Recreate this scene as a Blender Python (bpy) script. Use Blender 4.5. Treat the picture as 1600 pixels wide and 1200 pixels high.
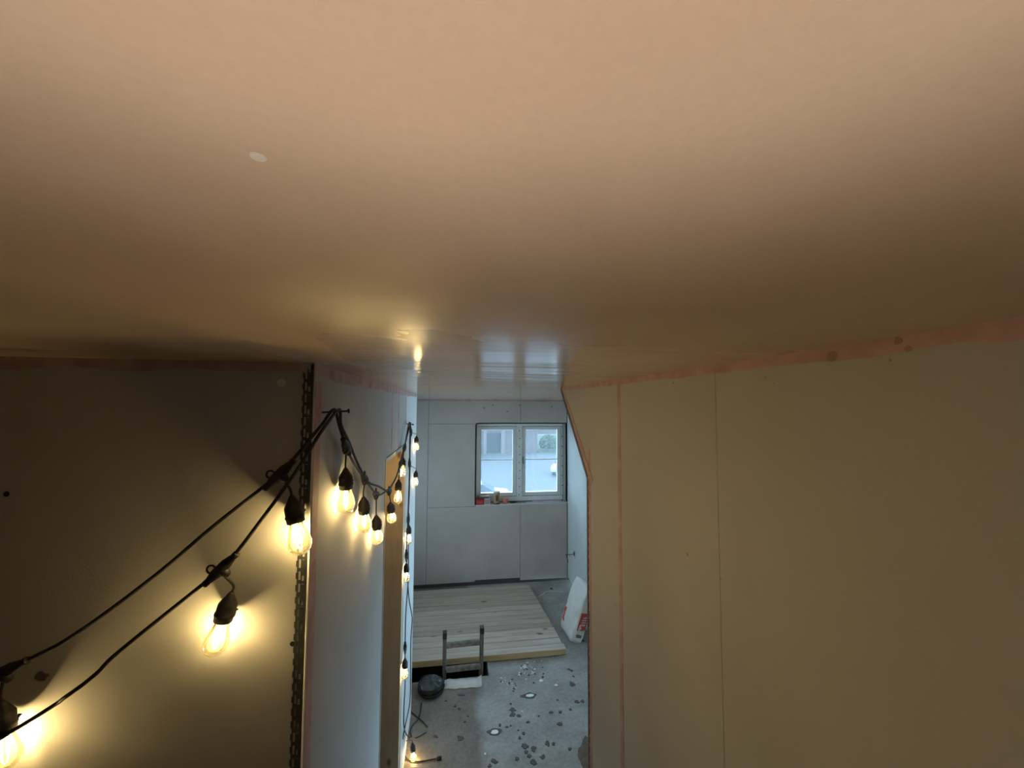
import bpy, bmesh, math, random
from mathutils import Vector, Matrix, noise
random.seed(7)
SC = bpy.context.scene
COL = SC.collection
for o in list(bpy.data.objects):
    bpy.data.objects.remove(o)

# ------------------------------------------------------------------ camera
H = 2.5                                   # ceiling height
CAMZ = 2.4079                             # phone held up just under the ceiling
F_PX = 622.33
cam_d = bpy.data.cameras.new('camera')
cam_d.sensor_width = 36.0
cam_d.lens = F_PX / 1600 * 36.0
cam_d.clip_start = 0.01
cam_d.clip_end = 400
cam = bpy.data.objects.new('camera', cam_d)
COL.objects.link(cam)
ROT = (Matrix.Rotation(-math.radians(8.4075), 3, 'Z') @ Matrix.Rotation(math.pi/2 + math.radians(3.2712), 3, 'X')
       @ Matrix.Rotation(math.radians(0.2912), 3, 'Z'))
CAMP = Vector((0, 0, CAMZ))
cam.matrix_world = Matrix.Translation(CAMP) @ ROT.to_4x4()
SC.camera = cam

# ------------------------------------------------------------------ world (bright overcast daylight)
W = bpy.data.worlds.new('world')
SC.world = W
W.use_nodes = True
bg = W.node_tree.nodes['Background']
bg.inputs['Color'].default_value = (0.50, 0.77, 1.0, 1)
bg.inputs['Strength'].default_value = 11.0

# daylight portal in the window opening
pl = bpy.data.lights.new('window_portal', 'AREA')
pl.shape = 'RECTANGLE'
pl.size, pl.size_y = 1.29, 1.10
pl.cycles.is_portal = True
po = bpy.data.objects.new('window_portal', pl)
COL.objects.link(po)
po.location = (0.955, 5.72, 1.62)
po.rotation_euler = (-math.pi/2, 0, 0)
pl2 = pl.copy(); pl2.size, pl2.size_y = 1.35, 1.50
po2 = bpy.data.objects.new('window_portal', pl2)
COL.objects.link(po2)
po2.location = (1.79, 2.95, 1.425)
po2.rotation_euler = (0, math.pi/2, 0)
pl3 = pl.copy(); pl3.size, pl3.size_y = 1.30, 1.30
po3 = bpy.data.objects.new('window_portal', pl3)
COL.objects.link(po3)
po3.location = (-1.69, 4.55, 1.45)
po3.rotation_euler = (0, -math.pi/2, 0)

SC.view_settings.view_transform = 'Standard'
SC.view_settings.look = 'None'
SC.view_settings.gamma = 1
SC.view_settings.use_curve_mapping = False
SC.view_settings.exposure = 0.0

BULB_STRENGTH = 420.0
BULB_COLOR = (1.0, 0.74, 0.35)
ADDED_LAMP_STRENGTH = 84.0
ADDED_LAMP_COLOR = (1.0, 0.90, 0.76)

# ------------------------------------------------------------------ points: pixel ray meets a known plane of the place
def _ray(px, py):
    return ROT @ Vector(((px-800)/F_PX, -(py-600)/F_PX, -1))
def PX(px, py, X):
    d = _ray(px, py); return CAMP + d*(X/d.x)
def PY(px, py, Y):
    d = _ray(px, py); return CAMP + d*(Y/d.y)
def PZ(px, py, Z):
    d = _ray(px, py); return CAMP + d*((Z-CAMZ)/d.z)

XL, XR, YC, YB, YE = -0.294, 0.561, 0.901, 5.525, 3.347
XFR = 1.62                                # far room right wall
XFL = -1.55                               # far room left wall
XNL = -2.3                                # near landing left wall
YN = -1.5                                 # wall behind the camera
YRE, ZRK, YRT = 1.625, 2.112, 2.035       # right wall end: vertical edge, kink height, top
HEADZ = 2.177
DY0, DY1 = 1.865, 2.640                   # doorway in the left wall
YW = 5.63                                 # window plane

# ------------------------------------------------------------------ materials
def newmat(name):
    m = bpy.data.materials.new(name); m.use_nodes = True
    nt = m.node_tree
    return m, nt, nt.nodes['Principled BSDF']
def N(nt, t, **kw):
    n = nt.nodes.new(t)
    for k, v in kw.items():
        if k in n.inputs: n.inputs[k].default_value = v
        else: setattr(n, k, v)
    return n
def mat(name, col, rough=0.7, var=0.12, scale=6.0, bump=0.0, bscale=60.0, metal=0.0, spec=0.4, stretch=None, col2=None, detail=4.0):
    m, nt, b = newmat(name)
    tc = N(nt, 'ShaderNodeTexCoord')
    src = tc.outputs['Object']
    if stretch:
        mp = N(nt, 'ShaderNodeMapping'); mp.inputs['Scale'].default_value = stretch
        nt.links.new(src, mp.inputs['Vector']); src = mp.outputs['Vector']
    nz = N(nt, 'ShaderNodeTexNoise', Scale=scale, Detail=detail)
    nt.links.new(src, nz.inputs['Vector'])
    mx = N(nt, 'ShaderNodeMix', data_type='RGBA')
    c2 = col2 or tuple(c*(1-var) for c in col)
    c1 = tuple(min(1, c*(1+var*0.6)) for c in col)
    mx.inputs[6].default_value = (*c2, 1); mx.inputs[7].default_value = (*c1, 1)
    rp = N(nt, 'ShaderNodeMapRange'); rp.inputs['From Min'].default_value = 0.3; rp.inputs['From Max'].default_value = 0.7
    nt.links.new(nz.outputs['Fac'], rp.inputs['Value'])
    nt.links.new(rp.outputs['Result'], mx.inputs[0])
    nt.links.new(mx.outputs[2], b.inputs['Base Color'])
    b.inputs['Roughness'].default_value = rough
    b.inputs['Metallic'].default_value = metal
    b.inputs['Specular IOR Level'].default_value = spec
    if bump:
        n2 = N(nt, 'ShaderNodeTexNoise', Scale=bscale, Detail=3.0)
        nt.links.new(src, n2.inputs['Vector'])
        bp = N(nt, 'ShaderNodeBump', Strength=bump, Distance=0.01)
        nt.links.new(n2.outputs['Fac'], bp.inputs['Height'])
        nt.links.new(bp.outputs['Normal'], b.inputs['Normal'])
    return m
def emit(name, col, strength):
    m = bpy.data.materials.new(name); m.use_nodes = True
    nt = m.node_tree; nt.nodes.clear()
    e = N(nt, 'ShaderNodeEmission', Strength=strength); e.inputs['Color'].default_value = (*col, 1)
    o = N(nt, 'ShaderNodeOutputMaterial'); nt.links.new(e.outputs[0], o.inputs[0])
    return m
def thin_glass(name, tint, glow=0.0, glowcol=(1, 1, 1), rough=0.0):
    """thin pane or bulb wall: Fresnel reflection over clear transmission, with a little milky scatter"""
    m = bpy.data.materials.new(name); m.use_nodes = True
    nt = m.node_tree; nt.nodes.clear()
    out = N(nt, 'ShaderNodeOutputMaterial')
    tr = N(nt, 'ShaderNodeBsdfTransparent'); tr.inputs['Color'].default_value = (*tint, 1)
    gl = N(nt, 'ShaderNodeBsdfGlossy'); gl.inputs['Roughness'].default_value = rough
    fr = N(nt, 'ShaderNodeFresnel', IOR=1.45)
    mx = N(nt, 'ShaderNodeMixShader')
    nt.links.new(fr.outputs[0], mx.inputs[0]); nt.links.new(tr.outputs[0], mx.inputs[1]); nt.links.new(gl.outputs[0], mx.inputs[2])
    last = mx
    if glow:
        tl = N(nt, 'ShaderNodeBsdfTranslucent'); tl.inputs['Color'].default_value = (*glowcol, 1)
        m2 = N(nt, 'ShaderNodeMixShader'); m2.inputs[0].default_value = glow
        nt.links.new(mx.outputs[0], m2.inputs[1]); nt.links.new(tl.outputs[0], m2.inputs[2]); last = m2
    nt.links.new(last.outputs[0], out.inputs[0])
    return m

def mat_ceiling():
    m, nt, b = newmat('fresh_plaster')
    tc = N(nt, 'ShaderNodeTexCoord')
    n1 = N(nt, 'ShaderNodeTexNoise', Scale=5.0, Detail=5.0)
    nt.links.new(tc.outputs['Object'], n1.inputs['Vector'])
    n3 = N(nt, 'ShaderNodeTexNoise', Scale=260.0, Detail=3.0)
    nt.links.new(tc.outputs['Object'], n3.inputs['Vector'])
    mx = N(nt, 'ShaderNodeMix', data_type='RGBA')
    mx.inputs[6].default_value = (0.60, 0.44, 0.335, 1); mx.inputs[7].default_value = (0.70, 0.535, 0.41, 1)
    ad = N(nt, 'ShaderNodeMath', operation='MULTIPLY_ADD'); ad.inputs[1].default_value = 0.35
    nt.links.new(n3.outputs['Fac'], ad.inputs[0]); nt.links.new(n1.outputs['Fac'], ad.inputs[2])
    rp = N(nt, 'ShaderNodeMapRange'); rp.inputs['From Min'].default_value = 0.45; rp.inputs['From Max'].default_value = 0.95
    nt.links.new(ad.outputs[0], rp.inputs['Value']); nt.links.new(rp.outputs[0], mx.inputs[0])
    nt.links.new(mx.outputs[2], b.inputs['Base Color'])
    sp = N(nt, 'ShaderNodeSeparateXYZ'); nt.links.new(tc.outputs['Object'], sp.inputs[0])
    wv = N(nt, 'ShaderNodeMath', operation='MULTIPLY_ADD'); wv.inputs[1].default_value = 0.3
    nt.links.new(n1.outputs['Fac'], wv.inputs[0]); nt.links.new(sp.outputs['Y'], wv.inputs[2])
    rr = N(nt, 'ShaderNodeMapRange'); rr.inputs['From Min'].default_value = 0.12; rr.inputs['From Max'].default_value = 1.0; rr.interpolation_type = 'SMOOTHSTEP'
    rx_ = N(nt, 'ShaderNodeMapRange'); rx_.inputs['From Min'].default_value = -0.32; rx_.inputs['From Max'].default_value = -0.16; rx_.interpolation_type = 'SMOOTHSTEP'
    nt.links.new(sp.outputs['X'], rx_.inputs['Value'])
    ry_ = N(nt, 'ShaderNodeMapRange'); ry_.inputs['From Min'].default_value = 0.75; ry_.inputs['From Max'].default_value = 1.0
    nt.links.new(sp.outputs['Y'], ry_.inputs['Value'])
    mxx = N(nt, 'ShaderNodeMath', operation='MAXIMUM')
    nt.links.new(rx_.outputs[0], mxx.inputs[0]); nt.links.new(ry_.outputs[0], mxx.inputs[1])
    ml = N(nt, 'ShaderNodeMath', operation='MULTIPLY')
    nt.links.new(wv.outputs[0], rr.inputs['Value']); nt.links.new(rr.outputs[0], ml.inputs[0]); nt.links.new(mxx.outputs[0], ml.inputs[1])
    ro = N(nt, 'ShaderNodeMapRange'); ro.inputs['To Min'].default_value = 0.8; ro.inputs['To Max'].default_value = 0.085
    nt.links.new(ml.outputs[0], ro.inputs['Value']); nt.links.new(ro.outputs[0], b.inputs['Roughness'])
    b.inputs['Specular IOR Level'].default_value = 0.22
    # trowel waves across the corridor and fine grain
    mp = N(nt, 'ShaderNodeMapping'); mp.inputs['Scale'].default_value = (0.9, 5.0, 1)
    nt.links.new(tc.outputs['Object'], mp.inputs['Vector'])
    n2 = N(nt, 'ShaderNodeTexNoise', Scale=1.6, Detail=4.0)
    nt.links.new(mp.outputs['Vector'], n2.inputs['Vector'])
    b1 = N(nt, 'ShaderNodeBump', Strength=0.30, Distance=0.012)
    nt.links.new(n2.outputs['Fac'], b1.inputs['Height'])
    b2 = N(nt, 'ShaderNodeBump', Strength=0.12, Distance=0.0012)
    nt.links.new(n3.outputs['Fac'], b2.inputs['Height']); nt.links.new(b1.outputs['Normal'], b2.inputs['Normal'])
    nt.links.new(b2.outputs['Normal'], b.inputs['Normal'])
    return m
def mat_floor():
    m, nt, b = newmat('dusty_concrete')
    tc = N(nt, 'ShaderNodeTexCoord'); sep = N(nt, 'ShaderNodeSeparateXYZ')
    nt.links.new(tc.outputs['Object'], sep.inputs[0])
    nz = N(nt, 'ShaderNodeTexNoise', Scale=3.5, Detail=7.0, Roughness=0.6)
    nt.links.new(tc.outputs['Object'], nz.inputs['Vector'])
    nf = N(nt, 'ShaderNodeTexNoise', Scale=40.0, Detail=4.0)
    nt.links.new(tc.outputs['Object'], nf.inputs['Vector'])
    # browner to the left of an uneven edge, paler grey to the right
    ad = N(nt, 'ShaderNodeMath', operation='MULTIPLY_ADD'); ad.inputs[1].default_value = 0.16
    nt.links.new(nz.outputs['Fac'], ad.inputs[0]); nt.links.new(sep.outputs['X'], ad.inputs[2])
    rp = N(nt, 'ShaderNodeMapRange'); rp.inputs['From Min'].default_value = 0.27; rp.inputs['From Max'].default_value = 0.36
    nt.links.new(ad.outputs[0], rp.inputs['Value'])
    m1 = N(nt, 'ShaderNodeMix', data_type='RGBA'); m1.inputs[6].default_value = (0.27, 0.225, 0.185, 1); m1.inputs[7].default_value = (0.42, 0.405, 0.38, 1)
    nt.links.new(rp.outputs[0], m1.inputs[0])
    m2 = N(nt, 'ShaderNodeMix', data_type='RGBA', blend_type='MULTIPLY'); m2.inputs[0].default_value = 1.0
    cr = N(nt, 'ShaderNodeValToRGB'); cr.color_ramp.elements[0].position = 0.3; cr.color_ramp.elements[0].color = (0.68, 0.66, 0.64, 1)
    cr.color_ramp.elements[1].position = 0.68; cr.color_ramp.elements[1].color = (1.1, 1.1, 1.1, 1)
    nt.links.new(nz.outputs['Fac'], cr.inputs[0]); nt.links.new(m1.outputs[2], m2.inputs[6]); nt.links.new(cr.outputs[0], m2.inputs[7])
    m3 = N(nt, 'ShaderNodeMix', data_type='RGBA', blend_type='MULTIPLY'); m3.inputs[0].default_value = 1.0
    c2 = N(nt, 'ShaderNodeValToRGB'); c2.color_ramp.elements[0].position = 0.35; c2.color_ramp.elements[0].color = (0.82, 0.81, 0.8, 1); c2.color_ramp.elements[1].position = 0.6
    nt.links.new(nf.outputs['Fac'], c2.inputs[0]); nt.links.new(m2.outputs[2], m3.inputs[6]); nt.links.new(c2.outputs[0], m3.inputs[7])
    nt.links.new(m3.outputs[2], b.inputs['Base Color'])
    b.inputs['Roughness'].default_value = 0.62
    b.inputs['Specular IOR Level'].default_value = 0.35
    bp = N(nt, 'ShaderNodeBump', Strength=0.25, Distance=0.004)
    nt.links.new(nf.outputs['Fac'], bp.inputs['Height']); nt.links.new(bp.outputs['Normal'], b.inputs['Normal'])
    return m
def mat_wood(name, c1, c2, axis='X', knots=True, rough=0.6, kscale=5.0):
    m, nt, b = newmat(name)
    tc = N(nt, 'ShaderNodeTexCoord'); mp = N(nt, 'ShaderNodeMapping')
    oi = N(nt, 'ShaderNodeObjectInfo')
    s = {'X': (1.2, 14, 14), 'Z': (14, 14, 1.2), 'Y': (14, 1.2, 14)}[axis]
    mp.inputs['Scale'].default_value = s
    off = N(nt, 'ShaderNodeVectorMath', operation='ADD')
    sc = N(nt, 'ShaderNodeVectorMath', operation='SCALE'); sc.inputs[0].default_value = (7, 5, 3)
    nt.links.new(oi.outputs['Random'], sc.inputs['Scale'])
    nt.links.new(tc.outputs['Object'], off.inputs[0]); nt.links.new(sc.outputs[0], off.inputs[1])
    nt.links.new(off.outputs[0], mp.inputs['Vector'])
    nz = N(nt, 'ShaderNodeTexNoise', Scale=2.2, Detail=6.0, Distortion=0.6)
    nt.links.new(mp.outputs[0], nz.inputs['Vector'])
    cr = N(nt, 'ShaderNodeValToRGB')
    cr.color_ramp.elements[0].position = 0.32; cr.color_ramp.elements[0].color = (*c2, 1)
    cr.color_ramp.elements[1].position = 0.62; cr.color_ramp.elements[1].color = (*c1, 1)
    nt.links.new(nz.outputs['Fac'], cr.inputs[0])
    last = cr.outputs[0]
    if knots:
        mp2 = N(nt, 'ShaderNodeMapping')
        mp2.inputs['Scale'].default_value = {'X': (0.55, 1, 0.5), 'Z': (1, 0.5, 0.55), 'Y': (1, 0.55, 0.5)}[axis]
        nt.links.new(off.outputs[0], mp2.inputs['Vector'])
        vo = N(nt, 'ShaderNodeTexVoronoi', Scale=kscale)
        nt.links.new(mp2.outputs[0], vo.inputs['Vector'])
        rp = N(nt, 'ShaderNodeMapRange'); rp.inputs['From Min'].default_value = 0.05; rp.inputs['From Max'].default_value = 0.13
        nt.links.new(vo.outputs['Distance'], rp.inputs['Value'])
        mk = N(nt, 'ShaderNodeMix', data_type='RGBA')
        mk.inputs[6].default_value = (c2[0]*0.4, c2[1]*0.32, c2[2]*0.28, 1)
        nt.links.new(rp.outputs[0], mk.inputs[0]); nt.links.new(last, mk.inputs[7])
        last = mk.outputs[2]
    # each plank a little different
    hv = N(nt, 'ShaderNodeMix', data_type='RGBA', blend_type='MULTIPLY'); hv.inputs[0].default_value = 1
    cv = N(nt, 'ShaderNodeValToRGB'); cv.color_ramp.elements[0].color = (0.80, 0.78, 0.76, 1); cv.color_ramp.elements[1].color = (1.1, 1.1, 1.1, 1)
    nt.links.new(oi.outputs['Random'], cv.inputs[0]); nt.links.new(last, hv.inputs[6]); nt.links.new(cv.outputs[0], hv.inputs[7])
    nt.links.new(hv.outputs[2], b.inputs['Base Color'])
    b.inputs['Roughness'].default_value = rough
    return m

M = {}
M['ceiling'] = mat_ceiling()
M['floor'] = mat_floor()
M['board'] = mat('plasterboard_paper', (0.47, 0.455, 0.42), 0.75, 0.07, 3.0, 0.05, 220, spec=0.25)
M['board_back'] = mat('plasterboard_paper_grey', (0.56, 0.495, 0.44), 0.75, 0.08, 3.0, 0.05, 220, spec=0.25)
M['white_board'] = mat('plasterboard_paper_white', (0.66, 0.66, 0.64), 0.7, 0.05, 3.0, spec=0.25)
M['joint'] = mat('dark_joint', (0.10, 0.09, 0.08), 0.9, 0.1)
M['tape'] = mat('pink_joint_tape', (0.52, 0.34, 0.31), 0.8, 0.22, 18, 0.15, 500, spec=0.2)
M['smear'] = mat('wet_plaster_smear', (0.40, 0.25, 0.18), 0.6, 0.25, 40, spec=0.3)
M['galv'] = mat('galvanised_steel', (0.07, 0.073, 0.07), 0.45, 0.25, 30, metal=0.3)
M['bead'] = mat('bright_bead_edge', (0.85, 0.85, 0.82), 0.4, 0.05, 30)
M['hole'] = mat('dark_hole', (0.012, 0.011, 0.01), 0.9, 0.1)
M['filler'] = mat('white_filler', (0.70, 0.66, 0.60), 0.8, 0.06, 30)
M['pine'] = mat_wood('jamb_pine', (0.82, 0.66, 0.46), (0.74, 0.57, 0.38), 'Z', True, kscale=7.0)
M['deck'] = mat_wood('deck_pine', (0.62, 0.515, 0.42), (0.47, 0.385, 0.305), 'X', True)
M['deck_edge'] = mat_wood('warm_edge_pine', (0.60, 0.44, 0.24), (0.48, 0.33, 0.17), 'X', True)  # warmer tone for the front edge of the first plank
M['window_white'] = mat('window_paint', (0.80, 0.82, 0.79), 0.35, 0.05, 8, spec=0.5)
M['gasket'] = mat('dark_gasket', (0.06, 0.065, 0.07), 0.7, 0.1)
M['pane'] = thin_glass('window_glass', (0.93, 0.96, 0.97), glow=0.05, glowcol=(0.8, 0.85, 0.9))
M['steel'] = mat('window_handle_steel', (0.35, 0.36, 0.37), 0.35, 0.1, 30, metal=0.9)
M['rubber'] = mat('black_rubber', (0.028, 0.025, 0.022), 0.55, 0.3, 60, 0.1, 300, spec=0.4)
M['bulb'] = thin_glass('amber_bulb_glass', (1.0, 0.95, 0.80), glow=0.035, glowcol=(1.0, 0.85, 0.45))
M['filament'] = emit('lit_filament', BULB_COLOR, BULB_STRENGTH)
M['lamp'] = emit('lit_led_globe', ADDED_LAMP_COLOR, ADDED_LAMP_STRENGTH)
def frosted(name, col, through):
    m, nt, b = newmat(name)
    b.inputs['Base Color'].default_value = (*col, 1); b.inputs['Roughness'].default_value = 0.5
    tc = N(nt, 'ShaderNodeTexCoord'); nz = N(nt, 'ShaderNodeTexNoise', Scale=40.0); nt.links.new(tc.outputs['Object'], nz.inputs['Vector'])
    bp = N(nt, 'ShaderNodeBump', Strength=0.05); nt.links.new(nz.outputs['Fac'], bp.inputs['Height']); nt.links.new(bp.outputs['Normal'], b.inputs['Normal'])
    tl = N(nt, 'ShaderNodeBsdfTranslucent'); tl.inputs['Color'].default_value = (*col, 1)
    mx = N(nt, 'ShaderNodeMixShader'); mx.inputs[0].default_value = through
    out = nt.nodes['Material Output']
    nt.links.new(b.outputs[0], mx.inputs[1]); nt.links.new(tl.outputs[0], mx.inputs[2]); nt.links.new(mx.outputs[0], out.inputs[0])
    return m
M['bowl'] = frosted('smoky_frosted_glass', (0.42, 0.41, 0.40), 0.85)
M['nail'] = mat('nail_steel', (0.05, 0.045, 0.04), 0.5, 0.2, 60, metal=0.6)
M['ladder'] = mat_wood('grimy_ladder_wood', (0.17, 0.15, 0.125), (0.085, 0.072, 0.06), 'Z', True, 0.7)
M['rung'] = mat('plastered_ladder_rung', (0.22, 0.20, 0.165), 0.8, 0.55, 22, 0.3, 60)
M['black_plastic'] = mat('black_wrinkled_plastic', (0.010, 0.010, 0.011), 0.4, 0.4, 18, 0.5, 30, spec=0.3)
M['grey_plastic'] = mat('dusty_clear_film', (0.05, 0.054, 0.06), 0.3, 0.7, 16, 0.7, 22, spec=0.5)
M['packet'] = mat('white_paper_packet', (0.66, 0.65, 0.61), 0.65, 0.1, 14, 0.2, 40)
M['sack'] = mat('paper_sack', (0.72, 0.69, 0.62), 0.6, 0.1, 9, 0.25, 30)
M['sack_red'] = mat('red_sack_print', (0.60, 0.09, 0.055), 0.6, 0.15, 30)
M['sack_green'] = mat('green_sack_print', (0.20, 0.50, 0.22), 0.6, 0.2, 40)
M['sack_grey'] = mat('grey_sack_print', (0.16, 0.19, 0.17), 0.6, 0.3, 120)
M['print_white'] = mat('white_sack_print', (0.75, 0.72, 0.68), 0.6, 0.05)
M['splat'] = mat('dried_dark_plaster', (0.115, 0.085, 0.068), 0.6, 0.35, 60, 0.2, 120)
M['brown_board'] = mat('brown_dirty_board', (0.15, 0.10, 0.072), 0.7, 0.3, 20)
M['water'] = mat('water_on_concrete', (0.14, 0.15, 0.155), 0.04, 0.3, 30, spec=0.9)
M['shard'] = mat('pale_crumb_and_reflection', (0.74, 0.74, 0.73), 0.3, 0.1, 60, spec=0.6)
M['red_box'] = mat('red_carton', (0.42, 0.035, 0.05), 0.5, 0.15, 20)
M['brown_box'] = mat('brown_carton', (0.19, 0.10, 0.085), 0.6, 0.2, 20)
M['white_box'] = mat('white_carton', (0.62, 0.58, 0.57), 0.5, 0.06, 20)
M['kraft'] = mat('kraft_wrapper', (0.42, 0.27, 0.14), 0.6, 0.2, 14)
M['dark_print'] = mat('dark_print', (0.10, 0.06, 0.035), 0.6, 0.2, 40)
M['coral'] = mat('coral_plastic', (0.72, 0.24, 0.15), 0.4, 0.1, 20)
M['pink_foam'] = mat('pink_foam', (0.68, 0.50, 0.56), 0.7, 0.1, 20)
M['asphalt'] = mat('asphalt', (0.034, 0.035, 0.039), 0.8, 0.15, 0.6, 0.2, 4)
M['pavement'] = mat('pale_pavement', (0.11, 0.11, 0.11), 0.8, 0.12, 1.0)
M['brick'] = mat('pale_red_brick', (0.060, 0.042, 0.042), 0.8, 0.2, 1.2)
M['mortar'] = mat('rendered_pier', (0.085, 0.064, 0.060), 0.8, 0.1, 1.0)
M['dark_glass'] = mat('dark_window_glass', (0.014, 0.022, 0.030), 0.3, 0.3, 2.0, spec=0.3)
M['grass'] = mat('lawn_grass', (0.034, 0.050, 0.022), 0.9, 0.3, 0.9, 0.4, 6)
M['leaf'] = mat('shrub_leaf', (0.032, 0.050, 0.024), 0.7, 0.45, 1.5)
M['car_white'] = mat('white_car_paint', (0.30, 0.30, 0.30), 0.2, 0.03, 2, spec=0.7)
M['car_silver'] = mat('silver_car_paint', (0.09, 0.10, 0.11), 0.2, 0.03, 2, spec=0.7)
M['tyre'] = mat('tyre_rubber', (0.03, 0.03, 0.032), 0.8, 0.1)

# ------------------------------------------------------------------ helpers
def link(o, parent=None):
    COL.objects.link(o)
    if parent is not None: o.parent = parent
    return o
def mesh(name, verts, faces, m, parent=None, smooth=False):
    me = bpy.data.meshes.new(name)
    me.from_pydata([tuple(v) for v in verts], [], faces)
    me.update()
    if smooth:
        for p in me.polygons: p.use_smooth = True
    for mm in (m if isinstance(m, (list, tuple)) else [m]): me.materials.append(mm)
    o = bpy.data.objects.new(name, me)
    return link(o, parent)
def tag(o, label, cat, group=None, kind=None):
    o['label'] = label; o['category'] = cat
    if group: o['group'] = group
    if kind: o['kind'] = kind
    return o
def empty(name, loc=(0, 0, 0), rz=0.0):
    o = bpy.data.objects.new(name, None)
    o.location = loc; o.rotation_euler = (0, 0, rz); o.empty_display_size = 0.05
    return link(o)
class MB:
    def __init__(s): s.v = []; s.f = []
    def add(s, vs, fs):
        b = len(s.v); s.v += [Vector(v) for v in vs]; s.f += [tuple(i+b for i in f) for f in fs]; return s
    def box(s, x0, x1, y0, y1, z0, z1):
        vs = [(x, y, z) for z in (z0, z1) for y in (y0, y1) for x in (x0, x1)]
        return s.add(vs, [(0, 2, 3, 1), (4, 5, 7, 6), (0, 1, 5, 4), (2, 6, 7, 3), (0, 4, 6, 2), (1, 3, 7, 5)])
    def bar(s, a, b, w, h, up=(0, 0, 1)):
        """rectangular bar from a to b"""
        a, b = Vector(a), Vector(b); d = (b-a).normalized(); u = Vector(up)
        sx = d.cross(u)
        if sx.length < 1e-4: sx = d.cross(Vector((1, 0, 0)))
        sx.normalize(); uz = sx.cross(d).normalized()
        vs = []
        for p in (a, b):
            for q, r in ((-1, -1), (1, -1), (1, 1), (-1, 1)): vs.append(p + sx*q*w/2 + uz*r*h/2)
        return s.add(vs, [(0, 1, 2, 3), (7, 6, 5, 4), (0, 4, 5, 1), (1, 5, 6, 2), (2, 6, 7, 3), (3, 7, 4, 0)])
    def prism(s, poly, off):
        """polygon (list of 3D points) pushed along off"""
        n = len(poly); off = Vector(off)
        vs = [Vector(p) for p in poly] + [Vector(p)+off for p in poly]
        fs = [tuple(range(n))[::-1], tuple(range(n, 2*n))] + [(i, (i+1) % n, n+(i+1) % n, n+i) for i in range(n)]
        return s.add(vs, fs)
    def tube(s, pts, r, n=8, closed=False):
        pts = [Vector(p) for p in pts]; L = len(pts)
        ref = None; base = len(s.v)
        rr = r if isinstance(r, (list, tuple)) else [r]*L
        for i, p in enumerate(pts):
            a = pts[i-1] if i else (pts[-1] if closed else p); b = pts[i+1] if i < L-1 else (pts[0] if closed else p)
            d = (b-a).normalized()
            if ref is None:
                ref = d.orthogonal().normalized()
            ref = (ref - d*ref.dot(d))
            if ref.length < 1e-6: ref = d.orthogonal()
            ref.normalize(); c = d.cross(ref)
            for k in range(n):
                t = 2*math.pi*k/n; s.v.append(p + (ref*math.cos(t) + c*math.sin(t))*rr[i])
        for i in range(L if closed else L-1):
            j = (i+1) % L
            for k in range(n):
                k2 = (k+1) % n; s.f.append((base+i*n+k, base+i*n+k2, base+j*n+k2, base+j*n+k))
        if not closed:
            s.f.append(tuple(base+k for k in range(n))[::-1]); s.f.append(tuple(base+(L-1)*n+k for k in range(n)))
        return s
    def lathe(s, prof, n=20, mtx=None, cap=True):
        """prof: list of (r, z)"""
        mtx = mtx or Matrix.Identity(4); base = len(s.v)
        for r, z in prof:
            for k in range(n):
                t = 2*math.pi*k/n; s.v.append(mtx @ Vector((r*math.cos(t), r*math.sin(t), z)))
        for i in range(len(prof)-1):
            for k in range(n):
                k2 = (k+1) % n; s.f.append((base+i*n+k, base+i*n+k2, base+(i+1)*n+k2, base+(i+1)*n+k))
        s.f.append(tuple(base+k for k in range(n))[::-1])
        if cap: s.f.append(tuple(base+(len(prof)-1)*n+k for k in range(n)))
        return s
    def build(s, name, m, parent=None, smooth=False):
        return mesh(name, s.v, s.f, m, parent, smooth)
def box(name, b, m, parent=None):
    return MB().box(*b).build(name, m, parent)
def bevel(o, w, seg=2):
    md = o.modifiers.new('bevel', 'BEVEL'); md.width = w; md.segments = seg; md.limit_method = 'ANGLE'
    return o
def spline(pts, sub=8):
    """Catmull-Rom through points"""
    pts = [Vector(p) for p in pts]; out = []
    P = [pts[0]*2-pts[1]] + pts + [pts[-1]*2-pts[-2]]
    for i in range(1, len(P)-2):
        p0, p1, p2, p3 = P[i-1:i+3]
        for k in range(sub):
            t = k/sub
            out.append(0.5*((2*p1) + (p2-p0)*t + (2*p0-5*p1+4*p2-p3)*t*t + (3*p1-p0-3*p2+p3)*t**3))
    out.append(pts[-1]); return out
def ragged(name, o, along, down, normal, length, w0, w1, parent, m, step=0.012, jag=0.25, thick=0.0008):
    """strip of joint tape stuck on a wall: straight top edge, ragged lower edge"""
    o, a, d, n = Vector(o), Vector(along).normalized(), Vector(down).normalized(), Vector(normal).normalized()
    k = max(2, int(length/step)); vs = []; fs = []
    seed = random.random()*100
    for i in range(k+1):
        t = i/k; w = (w0+(w1-w0)*t)*(1 + jag*noise.noise((i*step*9+seed, seed, 0)) + 0.35*jag*(random.random()-0.5))
        p = o + a*length*t
        vs += [p, p+d*w, p+n*thick, p+d*w+n*thick]
    for i in range(k):
        b = i*4; c = b+4
        fs += [(b+2, c+2, c+3, b+3), (b, b+1, c+1, c), (b+1, b+3, c+3, c+1), (b, c, c+2, b+2)]
    fs += [(0, 2, 3, 1), (k*4, k*4+1, k*4+3, k*4+2)]
    return mesh(name, vs, fs, m, parent)
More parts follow.
